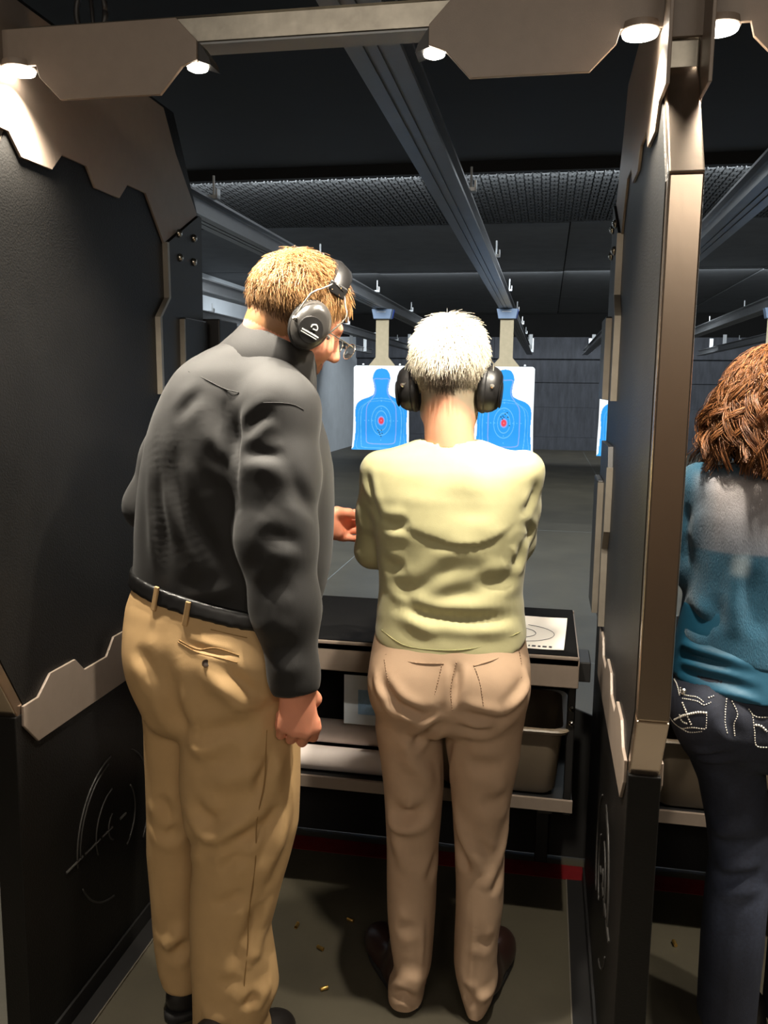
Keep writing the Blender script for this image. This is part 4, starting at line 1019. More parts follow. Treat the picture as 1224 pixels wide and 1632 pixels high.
# =============================== man in the black shirt
def build_man():
    t = thing('person', 'person in a black shirt and tan trousers leaning towards the shooter', 'person', tuple(np.r_[pt(330, 1640, 1.64)[:2], 0]), 'people at the firing line')
    org = np.array(t.location)
    c8 = lambda L: [(180+x/3.22, 500+y/3.22) for x, y in L]
    c9 = lambda L: [(180+x/3.22, 880+y/3.22) for x, y in L]
    c5 = lambda L: [(200+x/3.4, 1250+y/3.4) for x, y in L]
    yw = math.radians(-28)
    tr = [rowpx(542, 372, 452, 1.69, .06, .06, 2.1), rowpx(556, 342, 474, 1.69, .08, .085, 2.2), rowpx(572, 312, 486, 1.69, .1, .1), rowpx(592, 290, 492, 1.69, .12, .12), rowpx(622, 272, 497, 1.69, .13, .135), rowpx(660, 256, 506, 1.69, .135, .145),
          rowpx(700, 244, 519, 1.685, .14, .15), rowpx(745, 236, 527, 1.68, .15, .15), rowpx(800, 229, 529, 1.675, .15, .145), rowpx(850, 225, 528, 1.67, .15, .14), rowpx(890, 225, 525, 1.665, .15, .14), rowpx(925, 221, 518, 1.66, .145, .135), rowpx(960, 222, 507, 1.655, .14, .13), rowpx(1030, 226, 498, 1.65, .135, .13)]
    torso = loft(tr, .008, .02)
    sh, el, wr = pt(444, 655, 1.60), pt(441, 858, 1.545), pt(469, 1078, 1.515)
    cuff = pt(472, 1104, 1.512)
    armR = chain([pt(425, 622, 1.63), sh, sh*.5+el*.5, el, el*.5+wr*.5, wr, cuff+(cuff-wr)*.6], [.07, .077, .079, .075, .064, .044, .037], .03)
    armR = cut_plane(armR, cuff, cuff-wr)
    shl, ell_, wl = pt(303, 655, 1.76), pt(238, 806, 1.75), pt(494, 846, 1.965)
    armL = cut_plane(chain([shl, shl*.5+ell_*.5, ell_, ell_*.5+wl*.5, wl], [.066, .06, .052, .052, .04], .03), wl, wl-ell_)
    full = lambda P: smin(smin(torso(P), armR(P), .014), armL(P), .02)
    n0 = np.array([.20, .0, 1.0]); n0 /= np.linalg.norm(n0); pw = pt(394, 990, 1.53)    # waist plane
    plane = lambda P: (P-pw)@n0
    # head
    fwd = np.array([.70, .58, -.44]); R = frame(fwd, (.24, .0, 1))
    o0 = pt(496, 524, 1.615) - R@np.array([.105, 0, -.012])
    fh = head_sdf(o0, R, .965)
    nb = pt(428, 585, 1.69)
    neck = rcone(nb, o0 + R@np.array([0, -.035, -.045]), .066, .058)
    hR = hand_sdf(pt(474, 1088, 1.512), (.88, .48, .0), (.06, -.02, -1), (-.48, .88, 0), 1.06, fingers=[(46, 88, 50), (48, 92, 50), (50, 94, 50), (44, 96, 50)], thumb_in=1.0, spread=.5)
    hL = hand_sdf(pt(508, 838, 1.975), (.0, .1, 1), (.6, .8, -.08), (.8, -.6, .05), 1.0, fingers=[(25, 30, 20), (50, 45, 30), (55, 50, 30), (60, 55, 35)], thumb_in=.3)
    # trousers
    pr = [rowpx(900, 228, 508, 1.66, .14, .13), rowpx(935, 222, 506, 1.655, .14, .132), rowpx(965, 212, 502, 1.65, .14, .138), rowpx(1000, 209, 497, 1.65, .14, .146), rowpx(1035, 212, 490, 1.65, .14, .148, 2.4), rowpx(1070, 219, 483, 1.65, .138, .145, 2.4), rowpx(1105, 229, 478, 1.65, .13, .135, 2.4), rowpx(1140, 238, 475, 1.65, .12, .12, 2.4), rowpx(1165, 250, 470, 1.65, .09, .09)]
    pelvis = loft(pr, .02, .02)
    ll = [rowpx(1110, 236, 360, 1.69, .11, .11), rowpx(1150, 239, 350, 1.70, .1, .1), rowpx(1222, 242, 340, 1.71, .09, .09), rowpx(1300, 243, 334, 1.72, .085, .085), rowpx(1350, 242, 330, 1.725, .08, .08), rowpx(1426, 248, 330, 1.73, .075, .075), rowpx(1500, 253, 331, 1.735, .072, .072), rowpx(1535, 258, 331, 1.735, .076, .07), rowpx(1560, 268, 328, 1.735, .085, .068)]
    rl = [rowpx(1100, 310, 478, 1.62, .12, .125), rowpx(1140, 299, 476, 1.61, .12, .118), rowpx(1178, 295, 474, 1.605, .115, .11), rowpx(1250, 293, 473, 1.60, .108, .1), rowpx(1310, 301, 471, 1.60, .102, .095), rowpx(1365, 315, 458, 1.60, .095, .088), rowpx(1406, 310, 446, 1.60, .088, .084), rowpx(1476, 309, 428, 1.60, .08, .082), rowpx(1530, 310, 436, 1.60, .082, .08), rowpx(1570, 312, 441, 1.60, .085, .08), rowpx(1615, 313, 423, 1.60, .08, .075), rowpx(1650, 312, 432, 1.60, .085, .075), rowpx(1672, 325, 425, 1.60, .085, .07)]
    fl, fr = loft(ll, .01, .015), loft(rl, .01, .015)
    butt = union([ell(pt(270, 1058, 1.60), (.075, .075, .085)), ell(pt(375, 1080, 1.56), (.095, .075, .09))], .03)
    trous = lambda P: smin(smin(pelvis(P), butt(P), .05), np.minimum(fl(P), fr(P)), .012)
    inner = limbs(([pt(360, 1050, 1.65), pt(380, 850, 1.68), pt(400, 660, 1.69), nb], [.1, .11, .1, .06]), ([sh, el, wr, cuff], [.045, .04, .03, .026]), ([shl, ell_, wl], [.04, .035, .026]), ([sh, shl], [.06, .05]),
                  ([pt(385, 1120, 1.61), pt(385, 1370, 1.60), pt(372, 1640, 1.60)], [.075, .055, .04]), ([pt(300, 1120, 1.70), pt(288, 1350, 1.725), pt(297, 1535, 1.735)], [.065, .05, .035]))
    body = lambda P: smin(smin(fh(P), neck(P), .03), smin(np.minimum(hR(P), hL(P)), inner(P), .004), .006)
    V, F = surface(body, (-1.0, 1.40, .05), (-.26, 2.14, 1.78), .0034); V = relax(V, F, 2)
    me = np_mesh('body', V-org, F)
    q = (V-o0)@R
    col = np.tile(np.array(lin((214, 146, 116))), (len(V), 1))
    red = np.exp(-(((q[:, 1]-.02)/.06)**2+((q[:, 2]+.06)/.04)**2))[:, None]; col = col*(1-red*np.array([.04, .14, .16]))
    hm = (q[:, 2] > -.05+.9*np.clip(q[:, 1]+.03, 0, .2)) & (q[:, 2] > -.09)
    col[hm] = lin((140, 96, 56))
    beard = (q[:, 2] < -.055) & (q[:, 1] > .078) & (q[:, 2] > -.125) & (np.abs(q[:, 0]) < .036); col[beard] = lin((116, 66, 44))
    lipm = (np.hypot(q[:, 0]/.022, (q[:, 2]+.069)/.010) < 1) & (q[:, 1] > .08); col[lipm] = lin((176, 98, 86))
    hands = V[:, 2] < 1.25; col[hands] = np.array(lin((212, 140, 110)))
    hn = vnoise(V*45, 8)[:, None]; col = np.clip(col*(1+.07*hn), 0, 1)
    paint(me, col); link('body', me, M_skin, t, smooth=True)
    # shirt
    st = [(c8([(700, 400), (650, 480), (625, 570), (618, 680), (622, 800), (632, 950), (642, 1150)]), .012, .0065, 'groove'),
          (c8([(625, 690), (700, 640), (790, 590), (880, 560)]), .011, .0042, 'ridge'), (c8([(628, 740), (720, 715), (820, 700), (920, 720)]), .011, .0048, 'groove'), (c8([(635, 800), (740, 790), (850, 810), (960, 870)]), .014, .004, 'ridge'), (c8([(640, 620), (690, 560), (760, 500), (840, 470)]), .011, .004, 'groove'),
          (c8([(700, 1150), (820, 1150), (930, 1180), (1010, 1250)]), .014, .006, 'groove'), (c8([(760, 1050), (900, 1010), (1000, 1060), (1060, 1110)]), .018, .005, 'ridge'), (c8([(690, 1400), (800, 1300), (920, 1240), (1020, 1210)]), .016, .0045, 'ridge'), (c8([(720, 1480), (840, 1420), (960, 1400)]), .016, .004, 'groove'), (c8([(930, 760), (960, 880), (1000, 980), (1060, 1080)]), .014, .004, 'groove'),
          (c8([(440, 420), (460, 560), (520, 720), (600, 850), (620, 950)]), .024, .006, 'ridge'), (c8([(470, 640), (510, 720), (580, 800), (615, 880)]), .012, .004, 'groove'), (c8([(330, 560), (310, 700), (300, 820), (340, 980), (430, 1150), (520, 1330)]), .02, .0075, 'groove'), (c8([(265, 880), (330, 1030), (400, 1250), (440, 1440)]), .022, .006, 'ridge'), (c8([(220, 560), (225, 800), (235, 1000), (250, 1250), (290, 1420)]), .014, .0075, 'groove'),
          (c8([(390, 900), (420, 1080), (490, 1220), (570, 1370)]), .016, .005, 'groove'), (c8([(320, 1470), (440, 1440), (560, 1420), (660, 1390)]), .014, .005, 'ridge'), (c8([(300, 560), (350, 490), (410, 420), (460, 360)]), .013, .0045, 'groove'), (c8([(200, 900), (205, 1060), (215, 1200), (240, 1330)]), .018, .005, 'ridge'), (c8([(560, 420), (585, 560), (600, 700)]), .018, .004, 'groove')]
    st += [(c9([(720, 420), (820, 390), (960, 420)]), .016, .0045, 'ridge'), (c9([(740, 500), (860, 520), (1000, 460)]), .014, .004, 'groove'), (c9([(800, 600), (900, 620), (1020, 560)]), .014, .004, 'ridge')]
    shirt0 = lambda P: smin(smin(smax(torso(P), -plane(P), .006), armR(P), .014), armL(P), .02)
    shirt0 = hollow(shirt0, rcone(cuff-(cuff-wr)*.4, cuff+(cuff-wr)*1.2, .031, .031)); shirt0 = hollow(shirt0, rcone(wl-(wl-ell_)*.06, wl+(wl-ell_)*.2, .033, .033))
    ob, SV, SF = garment('shirt', shirt0, (-1.02, 1.38, .78), (-.28, 2.0, 1.60), .005, M_shirt, t, st, 1.55, .0015, 9, 6)
    ob.location = -org
    seam('yoke_seam', SV, SF, c8([(380, 290), (470, 320), (560, 375), (640, 400)]), .0012, M_seamb, ob, 1.55, .0004)
    seam('sleeve_seam', SV, SF, c8([(760, 455), (850, 448), (940, 460), (1000, 490)]), .0012, M_seamb, ob, 1.55, .0004)
    # collar: a folded band around the neck
    ax = (o0 + R@np.array([0, -.035, -.045])) - nb; ax /= np.linalg.norm(ax)
    c_up = nb + ax*.062; c_dn = nb + ax*.006; ax = ax+np.array([.30, .22, 0]); ax /= np.linalg.norm(ax); e1 = np.cross(ax, (0, 1, 0)); e1 /= np.linalg.norm(e1); e2 = np.cross(ax, e1)
    mb = MB(); n = 48; prof = [(.070, .060), (.0735, .064), (.0775, .060), (.088, .030), (.106, -.010), (.104, -.0145), (.098, -.010), (.081, .028), (.071, .052), (.069, .030), (.068, .0)]
    V2 = []; 
    for i in range(n):
        a = 2*math.pi*i/n
        for r, hh in prof: V2.append(nb + ax*(hh+.006) + (e1*math.cos(a)*1.04 + e2*math.sin(a))*r)
    k = len(prof); mb.add(V2, [(i*k+j, ((i+1) % n)*k+j, ((i+1) % n)*k+(j+1) % k, i*k+(j+1) % k) for i in range(n) for j in range(k-1)])
    c = mb.build('collar', M_shirt, t, smooth=True); c.location = -org
    # trousers, belt, loops
    tq = lambda P: smax(trous(P), plane(P)+.004, .004)
    ts = [(c9([(430, 1010), (520, 950), (640, 910), (780, 900)]), .018, .012, 'groove'), (c9([(360, 940), (420, 1010), (480, 1000), (580, 930)]), .018, .010, 'ridge'), (c9([(480, 590), (600, 660), (720, 730), (800, 760)]), .015, .010, 'groove'), (c9([(420, 620), (560, 700), (700, 770), (800, 780)]), .02, .008, 'ridge'),
          (c9([(180, 460), (260, 640), (330, 860), (380, 960)]), .02, .010, 'groove'), (c9([(110, 470), (180, 600), (230, 760)]), .016, .007, 'groove'), (c9([(440, 1150), (560, 1180), (700, 1140), (780, 1060)]), .022, .009, 'ridge'), (c9([(540, 1050), (640, 1000), (760, 940)]), .016, .006, 'groove'),
          (c9([(780, 1050), (800, 1100), (770, 1180), (760, 1300)]), .010, .006, 'groove'), (c9([(880, 1000), (850, 1150), (830, 1300)]), .018, .007, 'ridge'), (c9([(320, 455), (420, 490), (520, 510), (640, 525)]), .006, .004, 'groove'), (c9([(330, 600), (450, 760), (560, 880)]), .028, .006, 'groove')]
    ts += [(c5([(340, 180), (420, 270), (500, 290), (600, 240), (700, 190)]), .018, .012, 'ridge'), (c5([(460, 420), (560, 340), (680, 280), (790, 200), (850, 100)]), .017, .012, 'groove'), (c5([(350, 60), (420, 180), (500, 260)]), .018, .008, 'groove'), (c5([(480, 480), (580, 420), (700, 380)]), .014, .008, 'groove'),
           (c5([(450, 440), (560, 400), (690, 330)]), .014, .007, 'ridge'), (c5([(880, 120), (840, 300), (760, 480), (700, 560)]), .018, .008, 'ridge'), (c5([(840, 100), (800, 280), (720, 450)]), .014, .009, 'groove'), (c5([(640, 570), (560, 640), (450, 660)]), .014, .006, 'groove'), (c5([(720, 650), (700, 760), (650, 900)]), .014, .007, 'groove'),
           (c5([(760, 780), (720, 900), (700, 980)]), .018, .008, 'ridge'), (c5([(730, 1120), (680, 1190), (640, 1240)]), .012, .009, 'groove'), (c5([(810, 1080), (760, 1130), (700, 1180)]), .016, .008, 'ridge'), (c5([(400, 1240), (480, 1290), (600, 1280)]), .016, .007, 'ridge'), (c5([(620, 880), (600, 1000), (640, 1050)]), .012, .005, 'groove'), (c5([(490, 1120), (570, 1080), (640, 1100)]), .014, .005, 'groove'),
           (c5([(160, 60), (220, 150), (260, 240)]), .016, .007, 'groove'), (c5([(190, 240), (250, 280), (330, 220)]), .015, .008, 'groove'), (c5([(300, 380), (330, 330), (380, 320)]), .015, .006, 'groove'), (c5([(200, 940), (280, 900), (340, 850)]), .014, .010, 'groove'), (c5([(190, 890), (260, 860), (330, 830)]), .018, .007, 'ridge')]
    ob2, TV, TF = garment('trousers', tq, (-.98, 1.4, .012), (-.32, 1.9, 1.08), .0055, M_tan, t, [(a, b, c*1.2, k) for a, b, c, k in ts], 1.5, .0018, 11, 9)
    ob2.location = -org
    seam('pocket_welt', TV, TF, c9([(322, 452), (420, 488), (520, 508), (640, 522)]), .0016, M_seamt, ob2, 1.5, .0004)
    seam('pocket_welt', TV, TF, c9([(318, 478), (420, 512), (520, 532), (640, 548)]), .0012, M_seamt, ob2, 1.5, .0004)
    seam('side_seam', TV, TF, c9([(800, 900), (790, 1040), (770, 1200), (750, 1353)])+c5([(720, 120), (700, 300), (690, 500), (675, 700), (665, 900), (655, 1100), (655, 1200)])[1:], .0013, M_seamt, ob2, 1.5, .0003)
    seam('waistband_seam', TV, TF, c9([(480, 400), (600, 420), (700, 432)]), .0010, M_seamt, ob2, 1.5, .0003)
    N = vnormals(TV, TF); b0 = snap(np.array([pt(*c9([(458, 568)])[0], 1.5)]), TV, N)[0]
    d = CAM_POS-b0; d /= np.linalg.norm(d)
    MB().lathe([(.0075, -.001), (.008, .001), (.007, .003), (.004, .0022), (.001, .002)], b0, d, 16).build('pocket_button', M_button, ob2, smooth='auto')
    band = lambda P: smax(smax(np.minimum(smin(pelvis(P), torso(P), .01), 9)-.006, plane(P)-.017, .004), -plane(P)-.017, .004)
    bl = sdf_part('belt', band, (-.98, 1.4, .88), (-.32, 1.9, 1.1), .005, M_belt, t); bl.location = -org
    BV = np.array([v.co for v in bl.data.vertices]); 
    BF = np.array([p.vertices[:] for p in bl.data.polygons]); BN = vnormals(BV, BF)
    for px, py in (c9([(210, 235)])[0], c9([(376, 325)])[0], (470, 1010)):
        p = snap(np.array([pt(px, py, 1.5)]), BV, BN)[0]; i = np.argmin(np.linalg.norm(BV-p, axis=1)); n_ = BN[i].copy(); n_ -= (n_@n0)*n0; n_ /= np.linalg.norm(n_); s_ = np.cross(n0, n_)
        Vb = [p + n0*a*.025 + s_*b*.0055 + n_*e for e in (-.002, .004) for a, b in ((-1, -1), (-1, 1), (1, 1), (1, -1))]
        MB().add(Vb, [(0, 1, 2, 3), (7, 6, 5, 4), (0, 4, 5, 1), (1, 5, 6, 2), (2, 6, 7, 3), (3, 7, 4, 0)]).build('belt_loop', M_tan, ob2, bevel=.002)
    # shoes
    for hp, d in ((at(279, 1622, Z=0)[:2], (.5, .87)), (at(462, 1642, Z=0)[:2]-.28*np.array((.5, .866)), (.5, .866))):
        s = feet(t, hp, hp+np.array(d)*.28, M_shoe, M_sole, .05); s.location = -org
    # hair
    crown = np.array([0, -.55, .8]); crown /= np.linalg.norm(crown)
    mask = lambda D: D[:, 2] > -.62+1.2*np.clip(D[:, 1]+.25, 0, 1)
    r_, n_, D = scalp_points(fh, o0, R, 9000, mask, rng)
    fl_ = D-crown; fl_[:, 2] -= .5*np.clip(.2-D[:, 2], 0, 1)
    P = short_hair_len(r_, n_, fl_@R.T, .032-.014*np.clip(-D[:, 2]*1.5, 0, 1)+.014*np.clip(D[:, 1], 0, 1), 6, .5, .36)
    h = hair_obj('hair', P-org, .00075, .0003, M_hair, t)
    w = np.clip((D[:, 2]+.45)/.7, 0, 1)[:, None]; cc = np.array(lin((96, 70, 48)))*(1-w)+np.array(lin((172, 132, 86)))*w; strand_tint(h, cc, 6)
    # beard stubble of the chin
    # ear muffs and glasses
    m = ear_muffs('grey ear muffs on the ginger haired head, white print on the cup', o0, R, .082, .043, .040, -.006, 0, math.radians(14), M_muff, tiltx=.06, band_h=.132)
    for ch in list(m.children):
        if ch.name.startswith('cup') and not ch.name.startswith('cushion') and ch.location.x > 0:
            xx = .0445; L0 = (xx, -.008, -.012)
            for dy in (.0, ):
                arc = [(xx, -.004+.0065*math.cos(a)+.001, -.004+.0065*math.sin(a)) for a in np.linspace(-.3, 3.4, 14)]
                MB().tube(arc, .0013, 6).build('logo_arch', M_white, ch)
            MB().tube([arc[0], (xx, arc[0][1]-.008, arc[0][2]-.001)], .0013, 6).build('logo_arch', M_white, ch)
            for row, (hz, bw, z0) in enumerate(((.0032, .0034, -.0155), (.0018, .0022, -.0205))):
                y = -.024
                while y < .010:
                    ww = bw*random.uniform(.6, 1.1); MB().box((xx-.0008, y, z0-hz/2), (xx+.0006, y+ww, z0+hz/2*random.uniform(.5, 1))).build('letter_mark', M_white, ch); y += ww+.0007
    g = thing('eyeglasses', 'thin wire rimmed glasses on the leaning person\'s face', 'glasses', tuple(o0)); g.rotation_euler = Matrix(R.tolist()).to_euler()
    for s in (-1, 1):
        rim = [(s*.034+.023*math.cos(a), .122-.05*abs(.034+.023*math.cos(a)*s)*.25, -.006+.017*math.sin(a)) for a in np.linspace(0, 2*math.pi, 28)]
        MB().tube(rim, .0011, 6).build('rim', M_wire, g, smooth=True)
        MB().add([(s*.034, .1205, -.006)]+[(x, y, z) for x, y, z in rim[:-1]], [(0, i+1, (i+1) % 27+1) for i in range(27)]).build('lens', M_glass, g)
        MB().tube([(s*.058, .119, .0), (s*.074, .105, .002), (s*.079, .05, .002), (s*.08, -.01, .0)], .0013, 6).build('temple', M_wire, g, smooth=True)
    MB().tube([(-.011, .121, .0), (0, .124, .004), (.011, .121, .0)], .0012, 6).build('bridge', M_wire, g)
    return t

# =============================== person in the teal sweater
def build_teal():
    t = thing('person', 'curly red haired person in a teal sweater and jeans at the right edge', 'person', tuple(np.r_[pt(1215, 1600, 1.82)[:2], 0]), 'people at the firing line')
    org = np.array(t.location); Y = 1.82
    tr = [rowpx(738, 1180, 1292, Y, .06), rowpx(748, 1135, 1335, Y, .075), rowpx(760, 1108, 1362, Y, .085), rowpx(780, 1098, 1370, Y, .1, .1), rowpx(820, 1096, 1370, Y, .115, .112), rowpx(870, 1098, 1366, Y, .122, .115), rowpx(920, 1096, 1362, Y, .125, .115), rowpx(970, 1088, 1362, Y, .128, .118), rowpx(1010, 1084, 1360, Y, .13, .124), rowpx(1045, 1082, 1356, Y, .13, .13)]
    torso = loft(tr, .006)
    cam = loft([rowpx(960, 1090, 1358, Y, .118, .108), rowpx(1010, 1080, 1354, Y, .124, .118), rowpx(1060, 1071, 1354, Y, .132, .134), rowpx(1105, 1063, 1356, Y, .138, .15)], .006)
    sl, el, wl = pt(1117, 775, Y), pt(1106, 905, Y+.02), np.array([.47, 2.14, 1.12])
    sr, er, wr = pt(1352, 775, Y), pt(1362, 905, Y+.02), np.array([.60, 2.14, 1.12])
    arms = union([cut_plane(chain([a, (a+b)/2, b, b*.5+c*.5, c], [.05, .047, .042, .04, .034], .02), c, c-b) for a, b, c in ((sl, el, wl), (sr, er, wr))], .004)
    full = lambda P: smin(torso(P), arms(P), .02)
    o0 = pt(1241, 655, 1.835); R = frame((.1, 1, -.12)); fh = head_sdf(o0, R, .97, True)
    neck = rcone(pt(1236, 752, Y-.01), o0+R@np.array([0, -.03, -.05]), .05, .047)
    hl = hand_sdf(wl+(wl-el)*.05, (0, -.2, 1), (.3, 1, -.05), (1, -.3, 0), .93, curl=(50, 75, 40)); hr = hand_sdf(wr+(wr-er)*.05, (0, -.2, 1), (-.3, 1, -.05), (-1, -.3, 0), .93, curl=(50, 75, 40))
    pr = [rowpx(1030, 1086, 1340, Y, .115), rowpx(1070, 1074, 1346, Y, .12, .125), rowpx(1110, 1066, 1350, Y, .125, .138, 2.4), rowpx(1145, 1066, 1350, Y, .125, .142, 2.4), rowpx(1175, 1074, 1344, Y, .118, .13, 2.4), rowpx(1205, 1090, 1330, Y, .1, .1)]
    ll = [rowpx(1165, 1078, 1208, Y, .1, .115), rowpx(1205, 1096, 1216, Y, .096, .1), rowpx(1250, 1114, 1220, Y, .09, .09), rowpx(1314, 1126, 1222, Y, .08, .08), rowpx(1368, 1132, 1222, Y, .075, .075), rowpx(1418, 1125, 1222, Y, .07, .078), rowpx(1493, 1117, 1216, Y, .066, .076), rowpx(1560, 1114, 1208, Y, .07, .072), rowpx(1625, 1112, 1202, Y, .08, .072)]
    rl = [(r[0]+np.array([.165-.02*i/8, .03, 0]), *r[1:]) for i, r in enumerate(ll)]
    pel, fl, fr = loft(pr, .015), loft(ll, .01, .015), loft(rl, .01, .015)
    butt = union([ell(pt(1140, 1140, Y-.07), (.08, .075, .085)), ell(pt(1265, 1140, Y-.07), (.08, .075, .085))], .03)
    trous = lambda P: smin(smin(pel(P), butt(P), .04), np.minimum(fl(P), fr(P)), .012)
    inner = limbs(([pt(1210, 1120, Y), pt(1225, 950, Y), pt(1232, 800, Y), pt(1236, 755, Y)], [.095, .085, .085, .048]), ([sl, el, wl], [.034, .03, .024]), ([sr, er, wr], [.034, .03, .024]), ([sl, sr], [.04, .04]),
                  ([pt(1155, 1150, Y), pt(1178, 1360, Y), pt(1160, 1560, Y)], [.06, .045, .03]), ([pt(1265, 1150, Y+.03), pt(1285, 1360, Y+.03), pt(1270, 1560, Y+.03)], [.06, .045, .03]))
    body = lambda P: smin(smin(fh(P), neck(P), .03), smin(np.minimum(hl(P), hr(P)), inner(P), .004), .006)
    V, F = surface(body, (.2, 1.58, .03), (.8, 2.4, 1.66), .006); V = relax(V, F, 2); me = np_mesh('body', V-org, F)
    col = np.tile(np.array(lin((222, 166, 138))), (len(V), 1)); q = (V-o0)@R; col[(q[:, 2] > -.06) & (q[:, 1] < .04)] = lin((110, 62, 34)); paint(me, col); link('body', me, M_skin, t, smooth=True)
    M_teal = mat('teal_open_knit', (24, 108, 134), .85, attr='tint', var=.10, vscale=90, stretch=(3, 3, .6), bump=.5, bscale=260, sheen=.2)
    M_cami = mat('teal_jersey', (10, 70, 94), .6, var=.05, vscale=20, bump=.06, bscale=600)
    M_denim = mat('dark_denim', (38, 44, 62), .8, attr='tint', var=.22, vscale=140, bump=.2, bscale=800)
    M_stitch = mat('white_stitch', (206, 200, 190), .7)
    c8b = lambda L: [(1000+x/2.473, 540+y/2.473) for x, y in L]
    sw = lambda P: smax(full(P), .925+.012*np.sin(P[:, 0]*34+.6)+.05*(P[:, 1]-1.7)-P[:, 2], .004)
    sw = hollow(sw, rcone(pt(1236, 752, Y-.01), o0, .053, .053))
    stt = [(c8b([(215, 1050), (260, 1120), (330, 1150)]), .016, .009, 'groove'), (c8b([(420, 620), (415, 800), (410, 1000), (400, 1180)]), .016, .005, 'ridge'), (c8b([(330, 1000), (340, 1100), (330, 1160)]), .016, .005, 'groove'), (c8b([(230, 640), (215, 760), (220, 900)]), .012, .010, 'groove'), (c8b([(500, 900), (510, 1050), (520, 1200)]), .018, .006, 'groove')]
    ob, SV, SF = garment('sweater', sw, (.2, 1.62, .86), (.82, 2.2, 1.38), .0055, M_teal, t, stt, 1.71, .002, 14, 3); ob.location = -org
    teal = np.array(lin((12, 72, 96))); pale = np.array(lin((138, 132, 132))); mid = np.array(lin((40, 70, 94)))
    c0 = pt(1208, 800, 1.71); zb = pt(1190, 888, 1.71)[2]
    dx = np.abs(SV[:, 0]-c0[0]); k = np.clip((.115-dx)/.05, 0, 1)*np.clip((pt(1150, 752, 1.71)[2]-SV[:, 2])/.02, 0, 1)*np.clip((SV[:, 2]-zb)/.006, 0, 1)*(SV[:, 1] < 1.80)
    hgt = np.clip((SV[:, 2]-zb)/.12, 0, 1); cc = (pale*(.35+.65*hgt)[:, None]+mid*(.65-.65*hgt)[:, None])
    tagk = np.exp(-(((SV[:, 0]-pt(1181, 905, 1.71)[0])/.017)**4+((SV[:, 2]-pt(1181, 902, 1.71)[2])/.022)**4))*(SV[:, 1] < 1.8)
    colr = teal*(1-k[:, None])+cc*k[:, None]; colr = colr*(1-.55*tagk[:, None])+np.array(lin((150, 160, 165)))*.55*tagk[:, None]; paint(ob.data, colr)
    cm = lambda P: smax(cam(P), .872+.12*(P[:, 1]-1.69)-P[:, 2], .004)
    cst = [(c8b([(185, 1270), (230, 1250), (330, 1270), (450, 1300)]), .009, .008, 'groove'), (c8b([(185, 1290), (260, 1320), (400, 1360), (550, 1400)]), .008, .007, 'groove'), (c8b([(200, 1180), (250, 1230), (400, 1270), (550, 1300)]), .010, .006, 'ridge'), (c8b([(180, 1330), (300, 1380), (450, 1420), (550, 1440)]), .006, .004, 'ridge')]
    ob3, _, _ = garment('camisole', cm, (.2, 1.62, .84), (.82, 2.1, 1.1), .005, M_cami, t, cst, 1.70); ob3.location = -org
    c7 = lambda L: [(860+x/2.393, 950+y/2.393) for x, y in L]
    cz = lambda L: [(1050+x/7.03, 1040+y/7.03) for x, y in L]
    ts = [(c7([(640, 880), (720, 900), (850, 870)]), .014, .008, 'ridge'), (c7([(655, 930), (740, 960), (860, 920)]), .012, .008, 'groove'), (c7([(660, 1010), (750, 1040), (860, 1000)]), .013, .009, 'ridge'), (c7([(650, 1060), (740, 1090), (860, 1050)]), .012, .008, 'groove'), (c7([(640, 1110), (740, 1145), (850, 1100)]), .014, .007, 'ridge'), (cz([(320, 1110), (480, 1170), (700, 1180), (880, 1150)]), .008, .007, 'groove'), (cz([(330, 1080), (480, 1135), (700, 1145)]), .008, .005, 'ridge'), (cz([(380, 1170), (520, 1215), (860, 1215)]), .008, .005, 'ridge'), (c7([(735, 390), (730, 480), (760, 560)]), .012, .006, 'groove')]
    ob2, TV, TF = garment('jeans', lambda P: smax(trous(P), P[:, 2]-.91, .003), (.2, 1.62, .008), (.82, 2.1, .94), .0055, M_denim, t, ts, 1.70, .0015, 12, 5); ob2.location = -org
    kn = np.exp(-((TV[:, 2]-.43)/.12)**2)*np.clip(.3-vnormals(TV, TF)[:, 1], 0, 1)*.5+.12*np.clip(vnoise(TV*30, 4), 0, 1); cj = np.array(lin((24, 28, 42)))*(1-kn[:, None])+np.array(lin((70, 78, 100)))*kn[:, None]; paint(ob2.data, cj)
    for L, r in (([(150, 290), (180, 370), (210, 470)], .0016), ([(225, 380), (220, 470), (300, 470), (400, 500), (480, 545)], .0012), ([(235, 500), (320, 500), (420, 530), (480, 578), (545, 540)], .0012), ([(230, 560), (265, 660), (300, 740), (335, 830)], .002), ([(110, 600), (100, 680), (150, 780), (240, 870), (320, 910), (490, 915)], .0013), ([(500, 670), (500, 780), (490, 870)], .001), ([(240, 860), (350, 865), (490, 870)], .0014), ([(150, 750), (230, 700), (320, 680), (420, 690), (510, 690)], .0026), ([(800, 530), (780, 650), (780, 800), (810, 920)], .0011), ([(850, 540), (835, 680), (835, 820), (880, 980)], .0011), ([(1040, 600), (1110, 730), (1220, 770)], .0013), ([(1085, 710), (1100, 900), (1105, 1050), (1220, 1100)], .0012), ([(1100, 860), (1160, 870), (1220, 920)], .0024), ([(200, 690), (240, 780), (310, 830)], .0018), ([(540, 470), (600, 460)], .0016)):
        seam('stitching', TV, TF, cz(L), r, M_stitch, ob2, 1.70, .0004, dash=.005)
    N = vnormals(TV, TF); b0 = snap(np.array([pt(*cz([(255, 420)])[0], 1.7)]), TV, N)[0]; d = CAM_POS-b0; d /= np.linalg.norm(d)
    MB().lathe([(.0062, -.001), (.0064, .002), (.003, .004), (.0008, .003)], b0, d, 14).build('rivet', M_bolt, ob2, smooth='auto')
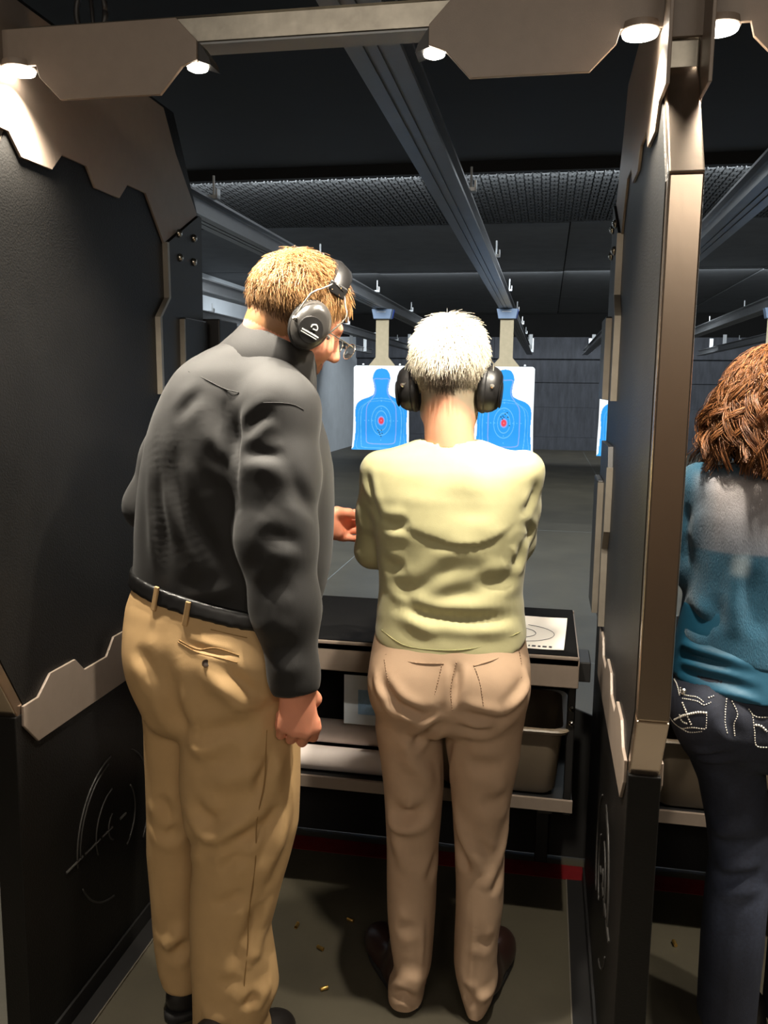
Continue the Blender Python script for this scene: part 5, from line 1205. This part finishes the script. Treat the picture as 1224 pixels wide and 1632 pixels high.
    for hx in (1160, 1270):
        a = at(hx, 1600, Z=0); s = feet(t, np.array([a[0], 1.79]), np.array([a[0]+.01, 2.04]), M_shoe, M_sole, .042); s.location = -org
    # curly hair in locks
    mask = lambda D: D[:, 2] > -.45+.95*np.clip(D[:, 1]+.25, 0, 1)
    NL, NS, K = 210, 20, 22
    r_, n_, D = scalp_points(fh, o0, R, NL, mask, rng)
    r2, n2, D2 = scalp_points(fh, o0, R, 110, lambda D: D[:, 2] > .45, rng); r_, n_, D = np.r_[r_, r2], np.r_[n_, n2], np.r_[D, D2]
    n = len(r_); paths = np.zeros((n, NS, K, 3)); cols = np.zeros((n, NS, 3))
    c_red, c_gold = np.array(lin((70, 38, 20))), np.array(lin((146, 96, 54)))
    for i in range(n):
        out = n_[i].copy(); L = rng.uniform(.8, 1.1)
        p0 = r_[i]; side = out.copy(); side[2] = 0; side /= np.linalg.norm(side)+1e-6
        zend = 1.335+rng.uniform(-.022, .05)+.03*(abs(D[i, 0]) > .8)
        reach = .032+.026*rng.random()
        a = p0; b = p0+out*.045+np.array([0, 0, -.015]); cpt = np.array([o0[0], o0[1]-.01, 0])+side*(.098+reach*.5); cpt[2] = (p0[2]+zend)/2
        e = np.array([o0[0], o0[1]-.015, 0])+side*(.082+reach*.9+.02*rng.random()); e[2] = zend
        tt = np.linspace(0, 1, K)[:, None]; mid = (1-tt)**3*a+3*(1-tt)**2*tt*b+3*(1-tt)*tt**2*cpt+tt**3*e
        tang = np.cross(side, (0, 0, 1)); ph = rng.uniform(0, 6.28); tw = rng.uniform(1.2, 2.3)*rng.choice([-1, 1]); amp = rng.uniform(.010, .022)
        ang = ph+tw*2*math.pi*tt[:, 0]*L; A = (amp*np.clip(tt[:, 0]*1.6, 0, 1))[:, None]
        mid = mid + A*(np.cos(ang)[:, None]*tang + np.sin(ang)[:, None]*side)
        for s in range(NS):
            of = rng.normal(size=3)*.0036; fz = rng.normal(size=3)*.003
            paths[i, s] = mid + of*np.clip(tt*2.5, .2, 1) + fz*tt**2 + .0004*np.cumsum(rng.normal(size=(K, 3)), axis=0)*.35
            cols[i, s] = c_red+(c_gold-c_red)*np.clip(rng.normal(.38, .25), 0, 1)
    h = hair_obj('hair', paths.reshape(-1, K, 3)-org, .0009, .0006, M_hair, t); strand_tint(h, cols.reshape(-1, 3), K)
    rt, nt_, Dt = scalp_points(fh, o0, R, 4200, lambda D: D[:, 2] > .15+.8*np.clip(D[:, 1]+.1, 0, 1), rng); ft = Dt-np.array([0, .1, 1.0])
    Pt_ = short_hair_len(rt, nt_, ft@R.T, .085+0*Dt[:, 0], 9, .12, .2); wv = np.sin(np.linspace(0, 9, 9)[None, :]+rng.uniform(0, 6.3, (len(rt), 1))*.35+Dt[:, :1]*7)[..., None]*np.linspace(0, 1, 9)[None, :, None]
    Pt_ = Pt_ + .007*wv*nt_[:, None, :]
    hc = o0+R@np.array([0, -.012, .012]); dv = Pt_-hc; rr = np.linalg.norm(dv, axis=2, keepdims=True); lim = rng.uniform(.112, .126, (len(rt), 1, 1)); Pt_ = hc+dv*np.minimum(1, lim/rr)
    h2 = hair_obj('hair_top', Pt_-org, .0009, .0005, M_hair, t); strand_tint(h2, c_red+(c_gold-c_red)*np.clip(rng.normal(.38, .25, (len(rt), 1)), 0, 1), 9)
    capf = lambda P: smax(smin(ell(o0+np.array([0, -.012, .03]), (.088, .104, .108))(P), ell(o0+np.array([0, -.03, -.06]), (.098, .082, .075))(P), .04), (P[:, 1]-o0[1])-.05, .02)
    Vc, Fc = surface(capf, o0-.2, o0+.2, .007); Vc = Vc+vnormals(Vc, Fc)*(.006*vnoise(Vc*60, 2))[:, None]
    me = np_mesh('hair_base', Vc-org, Fc); paint(me, np.tile(np.array(lin((60, 30, 16))), (len(Vc), 1))); link('hair_base', me, M_haircap, t)
    return t
build_green()
build_man()
build_teal()
